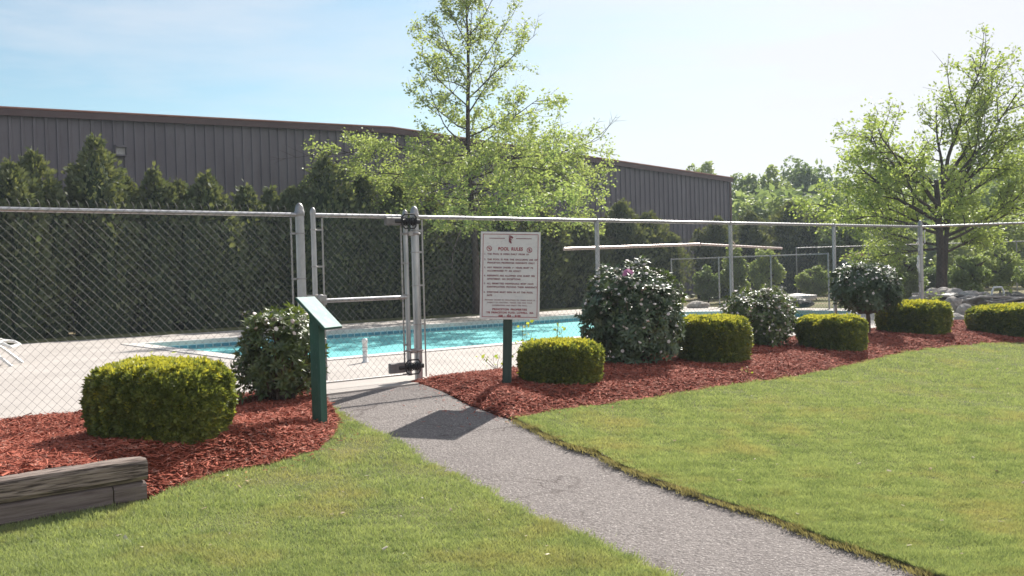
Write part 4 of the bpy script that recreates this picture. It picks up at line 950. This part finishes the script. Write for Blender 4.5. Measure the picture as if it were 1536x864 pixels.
# trees with limbs
class Tree:
    def __init__(s, seed): s.R = np.random.RandomState(seed); s.m = MB(); s.tips = []
    def limb(s, p, d, L_, r, lvl, maxl, kids, curl=.25, up=.1, leafy=.3):
        R = s.R; p = np.array(p, float); d = norm(np.array(d, float)); k = max(3, int(L_ / .35)) if lvl < 2 else 3; pts = [p.copy()]; rr = [r]
        for i in range(k):
            d = norm(d + R.normal(size=3) * curl * .35 + np.array([0, 0, up * .3])); p = p + d * L_ / k; pts.append(p.copy()); rr.append(r * (1 - .78 * (i + 1) / k))
        s.m.tube([tuple(q) for q in pts], rr, 6 if lvl < 2 else 4, caps=False)
        pts = np.array(pts)
        if lvl >= maxl - 1:
            nt_ = max(2, int(L_ / .12))
            for i in range(nt_):
                f_ = leafy + (1 - leafy) * (i + R.rand()) / nt_; j = f_ * k; a = min(int(j), k - 1); s.tips.append(pts[a] + (pts[a + 1] - pts[a]) * (j - a))
        if lvl < maxl:
            nk = kids[lvl]
            for i in range(nk):
                f_ = .22 + .76 * (i + R.rand() * .8) / nk; j = f_ * k; a = min(int(j), k - 1); q = pts[a] + (pts[a + 1] - pts[a]) * (j - a); t_ = norm(pts[a + 1] - pts[a])
                sd_ = norm(np.cross(t_, R.normal(size=3) * np.array([.5, .5, 1]) + np.array([0, 0, .4]))); an = R.uniform(.55, 1.0)
                s.limb(q, t_ * math.cos(an) + sd_ * math.sin(an), L_ * R.uniform(.32, .52) * (1.15 - .5 * f_), r * .42 * (1 - .5 * f_) + .003, lvl + 1, maxl, kids, curl, up, leafy)
def leaf_crown(tips, R, per, leaf, spread, T=T_LEAF, TF=T_F):
    tips = np.array(tips); P = np.repeat(tips, per, 0) + R.normal(size=(len(tips) * per, 3)) * spread
    return scatter(T, TF, P, leaf_frames(len(P), R, .3), leaf * (.6 + .8 * R.rand(len(P))))
# young locust-like tree beyond the pool
def centre_tree():
    b_ = on_row(712, -13.2); base = Vector((b_.x, b_.y, -.02)); Yd = b_.y
    t = empty('young_shade_tree', base, 'young feathery light green tree with a thin straight trunk, in front of the warehouse', 'tree')
    T = Tree(5); R = T.R; H = 9.6; pts = []; rr = []
    for i in range(13):
        z = H * i / 12; pts.append((math.sin(i * .8) * .05 - z * .008, math.cos(i * .7) * .05, z)); rr.append(.105 * (1 - z / H) ** .8 + .008)
    T.m.tube(pts, rr, 8); k = 0; h = 2.95
    while h < H - .3:
        fz = (h - 2.5) / (H - 2.5)
        Lb = float(np.interp(h, [2.2, 3.2, 4.6, 4.9, 6.5, 8, 9.6], [4.6, 4.8, 4.1, 2.5, 2.4, 1.8, .6])) * R.uniform(.72, 1.12); az = k * 2.4 + R.uniform(-.3, .3); el = float(np.interp(fz, [0, .30, .34, 1], [.06, .10, .5, .95])) + R.uniform(-.1, .12)
        i = min(11, int(h / H * 12)); a = np.array(pts[i]); c_ = np.array(pts[i + 1]); p = a + (c_ - a) * (h / H * 12 - i)
        T.limb(p, (math.cos(az) * math.cos(el), math.sin(az) * math.cos(el), math.sin(el)), Lb, .034 * (1 - .55 * fz), 0, 2, [11 if h < 4.8 else 7, 4], .28, -.025 if h < 4.7 else .12, .3); h += .095 if h < 4.8 else .22; k += 1
    link('trunk', T.m.mesh('trunk', smooth=True), M_bark, t)
    tips = np.array(T.tips); lim = np.interp(tips[:, 2], [2.3, 5.0, 5.7, 7.5, 9.6], [4.4, 3.9, 2.75, 2.2, 1.1]); tips = tips[(tips[:, 0] < lim) & (tips[:, 0] > -lim * 1.1) & (tips[:, 2] > 2.3)]; low = tips[:, 2] < 5.3; sel = tips[(R.rand(len(tips)) < np.where(low, .72, .58))]
    Vt, Ft = leaf_crown(sel, R, 9, .085, .075); tag(link('crown', np_mesh('crown', Vt, Ft), M_locust, t), kind='stuff'); return len(Ft)
nc = centre_tree()
def right_tree():
    Yd = 26.; b_ = at_depth(1412, 430, Yd); base = Vector((b_.x, b_.y, -.02))
    t = empty('spreading_tree', base, 'spreading shade tree with a dark forked trunk behind the corner of the fence', 'tree')
    T = Tree(9); R = T.R
    T.m.tube([(0, 0, -.1), (-.02, 0, .6), (.0, 0, 1.3), (-.03, 0, 2.3), (-.08, 0, 3.3)], [.14, .115, .10, .085, .06], 10)
    T.m.tube([(.12, .05, -.1), (.10, .05, .8), (.16, .02, 1.8), (.35, .0, 3.0)], [.08, .08, .065, .045], 8)
    limbs = [(2.2, (-1, .1, .75), 3.5, .06), (2.6, (-.8, -.5, .9), 3.6, .06), (3.0, (-.7, .2, 1.3), 3.2, .05), (3.2, (.42, -.1, 1.4), 4.6, .055), (3.1, (.55, .3, 1.0), 4.4, .06), (2.8, (1, -.1, .8), 4.8, .05), (2.9, (1, .2, .55), 4.8, .045), (2.4, (1, .2, .55), 4.0, .05),
             (1.9, (-1, -.2, .28), 3.2, .045), (1.8, (1, -.3, .3), 3.6, .05), (2.2, (.1, -1, .5), 2.6, .04), (2.2, (.1, 1, .6), 2.8, .04), (2.9, (.8, -.6, 1.0), 3.8, .05), (1.6, (-1, .5, .2), 4.2, .04), (2.4, (-1, -.3, .5), 4.4, .045), (1.7, (1, .4, .2), 4.4, .04), (1.4, (.8, .3, .15), 2.8, .04), (1.5, (-.9, .2, .1), 2.6, .04), (3.3, (.25, .3, 1.2), 3.0, .045), (2.0, (.6, .8, .4), 3.0, .04), (2.0, (-.6, .8, .4), 2.9, .04)]
    for z, d, Lb, r in limbs: T.limb((-.03 if d[0] < 0 else .08, 0, z), d, Lb * .80, r, 0, 2, [10, 4], .3, .10, .2)
    link('trunk', T.m.mesh('trunk', smooth=True), M_bark, t)
    Vt, Ft = leaf_crown(np.array(T.tips)[R.rand(len(T.tips)) < np.interp(np.array(T.tips)[:, 2], [0, 3.5, 5.5, 8], [.9, .9, .5, .4])], R, 9, .09, .09); tag(link('crown', np_mesh('crown', Vt, Ft), M_maple, t), kind='stuff'); return len(Ft)
nr = right_tree()

# far trees: clumped crowns
def clump_crown(seed, ncl=36, per=230, leaf=.035):
    R = np.random.RandomState(seed); Vs = []
    c = []
    while len(c) < ncl:
        p = R.uniform(-1, 1, 3)
        if .25 < np.linalg.norm(p) < .88: c.append(p)
    c = np.array(c); P = []
    for q in c:
        r = R.uniform(.18, .34); u = norm(R.normal(size=(per, 3))); P.append(q + u * r * (1 - .35 * R.rand(per, 1) ** 2) * np.array([1, 1, .75]))
    P = np.concatenate(P); P = P[P[:, 2] > -1.0]
    return P
CR_P = [clump_crown(100 + i) for i in range(4)]
def far_tree(px, ytop, Yd, wpx, mt, label, k, seed, zlow=.28, leaf=.20, name='broadleaf_tree', cat='tree', group='trees beyond the pool fence'):
    R = np.random.RandomState(seed); b_ = at_depth(px, 410, Yd); base = Vector((b_.x, b_.y, -.05)); H = at_depth(px, ytop, Yd).z * 1.1; rx = wpx / 2 / F * Yd
    t = empty(name, base, label, cat, group); zl = H * zlow; P = CR_P[k % 4]; rz_ = (H - zl) / 2
    an = R.uniform(0, 6.28); ca, sa = math.cos(an), math.sin(an); Q = np.c_[P[:, 0] * ca - P[:, 1] * sa, P[:, 0] * sa + P[:, 1] * ca, P[:, 2]]
    Q = Q * np.array([rx, rx * .85, rz_]) + np.array([0, 0, zl + rz_])
    Vt, Ft = scatter(T_LEAF * np.array([1.3, 1, 1]), T_F, Q, leaf_frames(len(Q), R, .4), leaf * (.6 + .8 * R.rand(len(Q))))
    tag(link('crown', np_mesh('crown', Vt, Ft), mt, t), kind='stuff')
    m = MB(); m.tube([(0, 0, -.2), (R.normal() * .1, 0, H * .35), (R.normal() * .2, 0, H * .8)], [.16 * H / 8, .12 * H / 8, .03], 7)
    for j in range(7):
        a = j * 2.4; z = H * (.35 + .06 * j); m.tube([(0, 0, z), (math.cos(a) * rx * .4, math.sin(a) * rx * .4, z + H * .12), (math.cos(a) * rx * .75, math.sin(a) * rx * .75, z + H * .2)], [.05, .03, .012], 4, caps=False)
    link('trunk', m.mesh('trunk'), M_bark, t)
far = [(1052, 250, 75, 60, M_far2, 'pale tree tip showing over the warehouse roof'), (1118, 268, 60, 70, M_far1, 'first broadleaf tree right of the warehouse corner'),
       (1160, 258, 66, 80, M_far2, 'light green tree just right of the warehouse corner, second in line'), (1205, 243, 70, 90, M_far3, 'tallest distant tree, dark crown left of the spreading tree'),
       (1150, 300, 52, 110, M_far2, 'bright low tree in front of the woods right of the warehouse'), (1240, 290, 50, 120, M_far1, 'mid green tree behind the left limbs of the spreading tree'),
       (1300, 262, 58, 120, M_far1, 'rounded distant tree left of the dark trunk'), (1355, 250, 62, 120, M_far3, 'dark distant tree directly behind the crown of the spreading tree'),
       (1440, 240, 60, 150, M_far1, 'distant tree right of the dark trunk'), (1520, 215, 56, 150, M_far2, 'tall yellow green tree cut by the right edge'), (1610, 225, 58, 150, M_far1, 'tree just past the right edge'),
       (1480, 310, 42, 150, M_far2, 'low leafy tree right of the dark trunk'), (1330, 320, 44, 110, M_far2, 'low leafy tree left of the dark trunk'), (1270, 330, 40, 80, M_far3, 'dark low tree left of the corner post')]
for i, (px, yt, Yd, wd, mt, lb_) in enumerate(far): far_tree(px, yt, Yd, wd * 1.15, mt, lb_, i, 200 + i, zlow=.12 if Yd < 55 else .2, leaf=.0031 * Yd)
und = [(1225, 400, 34, 60, M_far2, 'yellow green scrub left of the corner post'), (1330, 372, 33, 60, M_far2, 'light green bush beside the white shed'), (1360, 380, 30, 60, M_far1, 'green bush just left of the corner post'), (1455, 385, 30, 60, M_far1, 'green bush between the trunk and the distant fence post'),
       (1500, 370, 33, 80, M_far2, 'leafy bush at the right, under the low branches'), (1560, 380, 31, 80, M_far1, 'bush past the right edge'), (1150, 372, 33, 50, M_far2, 'bright bush at the foot of the wall corner'), (1105, 370, 34, 44, M_far2, 'small light green bush behind the drooping pole'),
       (1060, 400, 33, 50, M_far1, 'bush behind the far pool fence'), (1400, 400, 36, 60, M_far3, 'dark bush behind the locust trunk'), (1290, 408, 36, 70, M_far3, 'dark bush under the white shed')]
for i, (px, yt, Yd, wd, mt, lb_) in enumerate(und): far_tree(px, yt, Yd, wd, mt, lb_, i + 2, 240 + i, zlow=.0, leaf=.075, name='bush', cat='bush', group='bushes beyond the pool fence')
# a continuous wood far behind
R = np.random.RandomState(77); Ps = []
for i in range(150):
    if i < 90:
        yy = R.uniform(75, 95); a = R.uniform(-80, 110); hh = R.uniform(6, 8.2) if a < .225 * yy else R.uniform(8.3, 10.2)
    else: yy = R.uniform(50, 64); a = R.uniform(.24, .62) * yy; hh = R.uniform(3.5, 6)
    r = R.uniform(2.5, 4) * (1 if i < 90 else .7); u = norm(R.normal(size=(520, 3))); Ps.append(np.array([a, yy, hh * .5]) + u * np.array([r, r, hh * .5]) * (1 - .3 * R.rand(520, 1)) * (1 + .12 * wob(u * 3, i, 2.0))[:, None])
P = np.concatenate(Ps); Vt, Ft = scatter(T_LEAF * 1.2, T_F, P, leaf_frames(len(P), R, .4), .25 + .3 * R.rand(len(P)))
tag(link('woodland', np_mesh('woodland', Vt, Ft), M_far1), 'distant wood closing the view behind the trees at right', 'woodland', kind='stuff')

# small white shed among the bushes
shp = at_depth(1292, 410, 38); shed = empty('shed', Vector((shp.x, shp.y, 0)), 'small white shed with two dark windows behind the round-headed shrub', 'shed')
zt = at_depth(1292, 385, 38).z
m = MB(); m.box((0, .8, zt / 2), (.64, 1.4, zt), None, .01); link('wall', m.mesh('wall'), M_white, shed)
m = MB(); m.add([(-.4, 0, zt), (.4, 0, zt), (0, 0, zt + .16), (-.4, 1.6, zt), (.4, 1.6, zt), (0, 1.6, zt + .16)], [(0, 1, 2), (5, 4, 3), (0, 2, 5, 3), (2, 1, 4, 5), (0, 3, 4, 1)]); link('roof', m.mesh('roof'), M_roof, shed)
for x in (-.16, .17):
    m = MB(); m.box((x, .09, zt - .26), (.15, .03, .17)); link('window', m.mesh('window'), M_dark, shed)

# ------------------------------------------------------------------ stone heap and stacked white furniture beyond the corner
def rock(c, sx, sy, sz, seed, name, label, mt=M_rock, group='pale stones heaped behind the hedge', cat='stone'):
    R = np.random.RandomState(seed); import bmesh
    bm = bmesh.new(); bmesh.ops.create_icosphere(bm, subdivisions=2, radius=1)
    for v in bm.verts:
        p = np.array(v.co)[None]; k = 1 + .22 * wob(p, seed, 1.6)[0] + .06 * R.normal(); v.co = Vector((v.co.x * sx * k, v.co.y * sy * k, v.co.z * sz * k))
    me = bpy.data.meshes.new(name); bm.to_mesh(me); bm.free(); o = link(name, me, mt, None, c); o.rotation_euler = (0, 0, R.uniform(0, 3)); return tag(o, label, cat, group)
stones = [(1398, 444, 21.0, .20, .16), (1412, 440, 21.4, .26, .14), (1432, 444, 21.2, .30, .16), (1452, 446, 20.8, .28, .15), (1430, 458, 20.0, .22, .18), (1447, 468, 19.6, .20, .16), (1436, 480, 19.3, .22, .15), (1450, 489, 19.0, .20, .13), (1428, 492, 18.9, .16, .12), (1470, 448, 20.8, .26, .14), (1380, 448, 21.2, .22, .12)]
SL = ['small pale stone left of the heap, right of the corner post', 'pale stone at the upper left of the heap between the last two yews', 'large pale stone on top of the heap between the last two yews', 'pale stone at the upper right of the heap, near the sapling',
      'pale stone in the middle of the heap, just above the gap between the yews', 'pale stone at the right of the gap between the last two yews', 'pale stone filling the middle of the gap between the last two yews', 'lowest right pale stone of the heap, touching the mulch',
      'lowest left pale stone of the heap, touching the mulch', 'pale stone under the sapling beside the chair frame', 'pale stone by itself at the foot of the corner post']
for i, (px, py, Yd, a_, h_) in enumerate(stones):
    c0 = at_depth(px, py, Yd); rock(c0, a_, a_ * .8, h_, 300 + i, 'stone', SL[i])
rock(at_depth(1046, 459, 29), .35, .3, .14, 320, 'boulder', 'flat pale boulder at the foot of the far pool fence post', group=None)
rock(at_depth(1200, 455, 25), .5, .3, .12, 321, 'dust_sheet', 'dark crumpled cover lying beyond the loose rhododendron', M_dark, None, 'cover')
rock(at_depth(1196, 446, 26), .55, .3, .10, 322, 'dust_sheet', 'white crumpled cover lying beyond the loose rhododendron', M_whited, None, 'cover')
# white chair frame
cb = at_depth(1497, 452, 20.3); ch = empty('stacked_chair', cb, 'white tubular chair frame standing up above the right-hand clipped yew', 'chair')
def cl(x, y, z): return Vector((x, y, z))
m = MB(); m.tube([(-.14, 0, -.35), (-.12, 0, .20), (-.08, 0, .285), (.08, 0, .285), (.12, 0, .20), (.12, 0, -.35)], .022, 8); link('back_frame', m.mesh('back_frame', smooth=True), M_white, ch)
for z_ in (-.02, .10):
    m = MB(); m.box((0, 0, z_), (.22, .012, .035)); link('strap', m.mesh('strap'), M_whited, ch)
for y_2 in (-.0, -.45):
    m = MB(); m.tube([(-.16, y_2, -.05), (-.18, y_2 - .05, -.45)], .02, 6); link('leg', m.mesh('leg'), M_white, ch); m = MB(); m.tube([(.16, y_2, -.05), (.18, y_2 - .05, -.45)], .02, 6); link('leg', m.mesh('leg'), M_white, ch)
m = MB(); m.box((0, -.22, -.06), (.36, .46, .02), None, .004); link('seat', m.mesh('seat'), M_whited, ch)
for i, (px, py, Yd, ln, an, mt, lb_) in enumerate([(1415, 449, 20.5, 1.1, .22, M_whited, 'dirty white lounger frame lying over the stones, left piece'), (1462, 450, 20.3, 1.2, -.12, M_whited, 'dirty white lounger frame lying over the stones, beside the chair'), (1525, 452, 20.0, 1.3, -.05, M_whited, 'white lounger frame lying at the right edge behind the yew')]):
    c0 = at_depth(px, py, Yd); t = empty('lounger_frame', c0, lb_, 'lounger', 'pool furniture piled behind the corner of the fence'); Ry = Matrix.Rotation(an, 3, 'Y')
    for sy in (-.25, .25):
        m = MB(); m.tube([Ry @ Vector((-ln / 2, sy, 0)), Ry @ Vector((0, sy, .07)), Ry @ Vector((ln / 2, sy, -.02))], .024, 7); link('frame_rail', m.mesh('frame_rail', smooth=True), mt, t)
    for k in range(7):
        m = MB(); x = -ln * .42 + k * ln * .14; m.box(Ry @ Vector((x, 0, .03 + .03 * math.cos(x * 2))), (.06, .52, .01), Ry); link('strap', m.mesh('strap'), mt, t)
rock(at_depth(1430, 446, 20.9), .42, .3, .09, 331, 'dust_sheet', 'black crumpled sheet over the stone heap left of the chair frame', M_dark, None, 'cover')
rock(at_depth(1515, 446, 20.9), .55, .3, .12, 332, 'dust_sheet', 'black crumpled sheet right of the white chair frame', M_dark, None, 'cover')
weed(0, 0, .62, 'bright leafy sapling beside the white chair frame', 333, 90, .10, .34, Vector(xy(at_depth(1474, 440, 20.6)) + (.05,)), M_far2, 'sapling')
weed(0, 0, .5, 'low green weed in front of the corner post', 334, 50, .07, .5, Vector(xy(at_depth(1395, 440, 19.8)) + (.1,)), M_far2, 'weed')

# ------------------------------------------------------------------ mulch chips
def tri_sample(ob, n, R):
    me = ob.data; me.calc_loop_triangles(); k = len(me.loop_triangles); T = np.zeros(k * 3, np.int32); me.loop_triangles.foreach_get('vertices', T); T = T.reshape(-1, 3)
    C = np.zeros(len(me.vertices) * 3, np.float32); me.vertices.foreach_get('co', C); C = C.reshape(-1, 3); A, B, D = C[T[:, 0]], C[T[:, 1]], C[T[:, 2]]
    cr_ = np.cross(B - A, D - A); ar = np.linalg.norm(cr_, axis=1) / 2; flat = np.abs(cr_[:, 2]) / (2 * ar + 1e-9) > .5; ar = ar * flat
    i = R.choice(k, n, p=ar / ar.sum()); u, v = R.rand(n), R.rand(n); f_ = u + v > 1; u[f_] = 1 - u[f_]; v[f_] = 1 - v[f_]
    return A[i] + (B - A)[i] * u[:, None] + (D - A)[i] * v[:, None], ar.sum()
CHIP = np.array([[-.5, -.12, 0], [.5, -.09, .01], [.45, .11, 0], [-.48, .13, .015], [-.4, 0, .07], [.38, 0, .06]]); CHF = np.array([[0, 1, 5], [0, 5, 4], [1, 2, 5], [2, 3, 4], [2, 4, 5], [3, 0, 4]])
R = np.random.RandomState(55)
for ob, dens in ((bed_left, 5200), (bed_right, 3600)):
    P, ar = tri_sample(ob, 10, R); n_ = int(ar * dens); P, _ = tri_sample(ob, n_, R)
    dist = P[:, 1]; keep = (R.rand(len(P)) < np.clip(11. / np.maximum(dist, 6), .35, 1)) & (P[:, 0] < 11) & (P[:, 0] > -6); P = P[keep]; dist = dist[keep]
    z = norm(R.normal(size=(len(P), 3)) * .26 + np.array([0, 0, 1])); y = norm(np.cross(z, R.normal(size=z.shape))); x = np.cross(y, z); M = np.stack([x, y, z], -1)
    P[:, 2] += .006 + .016 * R.rand(len(P)) ** 2
    ln = (.018 + .065 * R.rand(len(P)) ** 2.6) * (1 + .03 * np.maximum(0, dist - 8)); Vt, Ft = scatter(CHIP, CHF, P, M, np.c_[ln, ln * .8, ln * .8])
    tag(link('mulch_chips', np_mesh('mulch_chips', Vt, Ft), M_chip), 'shredded red bark chips covering the ' + ('left' if ob is bed_left else 'right') + ' planting bed', 'mulch', kind='stuff')

# ------------------------------------------------------------------ grass blades
def grass(poly, nlab, maxY, seed, cap):
    R = np.random.RandomState(seed); p = np.array(poly); mn, mx_ = p.min(0), p.max(0)
    mn[1] = max(mn[1], 3.8); mx_[1] = min(mx_[1], maxY); n_ = int(cap * 9)
    Yr = 1 / (1 / mn[1] + (1 / mx_[1] - 1 / mn[1]) * R.rand(n_))        # more blades nearer
    Xr = R.uniform(-.56, .56, n_) * Yr; G = np.c_[Xr, Yr]
    G = G[(G[:, 0] > mn[0]) & (G[:, 0] < mx_[0])]; G = G[inpoly(G, poly)][:cap]
    k = len(G); z = np.interp((G[:, 0] - P0.x) * V.x + (G[:, 1] - P0.y) * V.y, ZX, ZY) + .012 * np.sin(G[:, 0] * 1.3 + .7) * np.sin(G[:, 1] * 1.1) - .004
    cl_ = wob(np.c_[G, z], seed, 2.2)
    cl2 = wob(np.c_[G, z], seed + 1, 9.0); h = (.013 + .020 * R.rand(k) ** 1.5) * np.clip(1 + .25 * cl_ + .45 * cl2, .4, 2); wd = .0024 * (1 + .09 * np.maximum(0, G[:, 1] - 5)); an = R.uniform(0, 2 * PI, k); ln = R.normal(size=(k, 2)) * .55
    dx, dy = np.cos(an) * wd, np.sin(an) * wd
    A = np.c_[G[:, 0] - dx, G[:, 1] - dy, z]; B = np.c_[G[:, 0] + dx, G[:, 1] + dy, z]; C = np.c_[G[:, 0] + ln[:, 0] * h, G[:, 1] + ln[:, 1] * h, z + h]
    Vt = np.stack([A, B, C], 1).reshape(-1, 3); Ft = np.arange(k * 3).reshape(-1, 3)
    tag(link('grass', np_mesh('grass', Vt, Ft), M_blade), nlab, 'grass', kind='stuff'); return k
g1 = grass(lawn_l, 'short mown grass left of the asphalt path', 9.5, 91, 420000)
g2 = grass(lawn_r, 'short mown grass right of the asphalt path', 17.0, 92, 620000)
def fringe(lines, n_, seed, nlab, mt):
    R = np.random.RandomState(seed); seg = [(np.array(a), np.array(b_), w_) for Ls, w_ in lines for a, b_ in zip(Ls[:-1], Ls[1:])]; ln = np.array([np.linalg.norm(b_ - a) for a, b_, _ in seg]); i = R.choice(len(seg), n_, p=ln / ln.sum())
    A = np.array([seg[k][0] for k in i]); B = np.array([seg[k][1] for k in i]); wy = np.array([seg[k][2] for k in i]); t_ = R.rand(n_); P = A + (B - A) * t_[:, None]; d = norm(B - A); nn = np.c_[d[:, 1], -d[:, 0]] * wy[:, None]
    P = P - nn * (R.normal(size=n_) * .045 + .012)[:, None]; cl = np.clip(.6 + .6 * wob(np.c_[P, P[:, 0] * 0], seed, 11), .25, 1.6)
    z = np.array([lawn_h(x, y) for x, y in P]) - .012; h = (.018 + .03 * R.rand(n_)) * cl; wd = .0026 * (1 + .09 * np.maximum(0, P[:, 1] - 5)); an = R.uniform(0, 2 * PI, n_)
    dx, dy = np.cos(an) * wd, np.sin(an) * wd; q = nn * (R.rand(n_) * .9)[:, None] + R.normal(size=(n_, 2)) * .35
    V_ = np.stack([np.c_[P[:, 0] - dx, P[:, 1] - dy, z], np.c_[P[:, 0] + dx, P[:, 1] + dy, z], np.c_[P + q * h[:, None], z + h]], 1).reshape(-1, 3)
    tag(link('grass_fringe', np_mesh('grass_fringe', V_, np.arange(n_ * 3).reshape(-1, 3)), mt), nlab, 'grass', kind='stuff')
M_dry = mat('dry_grass_blade', (.16, .15, .065), (.40, .35, .19), rough=.7, spec=.15, scale=6, island=.7, trans=(1.3, 1.25, .8), tfac=.35)
fringe([(BR, 1)], 10000, 93, 'ragged grass edge along the right planting bed', M_blade); fringe([(PR[3:], 1)], 13000, 95, 'ragged half dry grass edge along the right side of the path', M_dry); fringe([(PL, -1), (BL, -1)], 16000, 94, 'ragged grass edge along the left side of the path and the left bed', M_blade)
R = np.random.RandomState(66); n_ = 520; seg = [(PR[:4], .12, path_h), (BR, .10, lawn_h), (BL, .10, lawn_h), (PR[:3], .3, path_h)]; PP = []
for Ls, sdv, hf in seg:
    for k in range(n_ // 4):
        a, b_ = (Ls[(q := R.randint(len(Ls) - 1))], Ls[q + 1]); t_ = R.rand(); x, y = a[0] + (b_[0] - a[0]) * t_ + R.normal() * sdv, a[1] + (b_[1] - a[1]) * t_ + R.normal() * sdv; PP.append((x, y, hf(x, y) + .012))
PP = np.array(PP); M = frames(np.array([0, 0, 1]) + R.normal(size=(len(PP), 3)) * .2, R); ln = .02 + .03 * R.rand(len(PP))
Vt, Ft = scatter(CHIP, CHF, PP, M, np.c_[ln, ln * .8, ln * .8]); tag(link('stray_chips', np_mesh('stray_chips', Vt, Ft), M_chip), 'stray bark chips spilled over the bed edges onto grass and path', 'mulch', kind='stuff')
print('grass', g1, g2, 'crown', nc, nr, 'roof', zPk, zRt, zLf)

R = np.random.RandomState(67); Q = []
while len(Q) < 90:
    Yq = 1 / R.uniform(1 / 13., 1 / 5.2); q = (R.uniform(-.52, .52) * Yq, Yq)
    if inpoly(np.array([q]), lawn_l)[0] or inpoly(np.array([q]), lawn_r)[0]: Q.append((q[0], q[1], lawn_h(*q) + .022))
Q = np.array(Q); M = frames(np.array([0, 0, 1]) + R.normal(size=(len(Q), 3)) * .3, R); ln = .012 + .03 * R.rand(len(Q)) ** 2
Vt, Ft = scatter(CHIP * np.array([1, 2.2, 1]), CHF, Q, M, np.c_[ln, ln, ln]); tag(link('lawn_litter', np_mesh('lawn_litter', Vt, Ft), mat('dry_leaf', (.34, .24, .14), (.66, .60, .50), rough=.8, spec=.1, island=1.0, scale=3)), 'dry leaf bits and pale scraps lying scattered on the mown grass', 'leaf litter', kind='stuff')
# ------------------------------------------------------------------ air
hz = bpy.data.materials.new('haze_air'); hz.use_nodes = True; t = hz.node_tree; t.nodes.clear(); o_ = N(t, 'ShaderNodeOutputMaterial'); v_ = N(t, 'ShaderNodeVolumePrincipled')
v_.inputs['Color'].default_value = (.74, .86, 1, 1); v_.inputs['Density'].default_value = .0007; v_.inputs['Anisotropy'].default_value = .35; L(t, v_.outputs[0], o_.inputs['Volume'])
m = MB(); m.box((0, 300, 4.0), (2600, 1600, 15.0)); tag(link('haze', m.mesh('haze'), hz), kind='stuff')
print('tris', sum(len(o.data.loop_triangles) or sum(len(p.vertices) - 2 for p in o.data.polygons) for o in bpy.data.objects if o.type == 'MESH'))
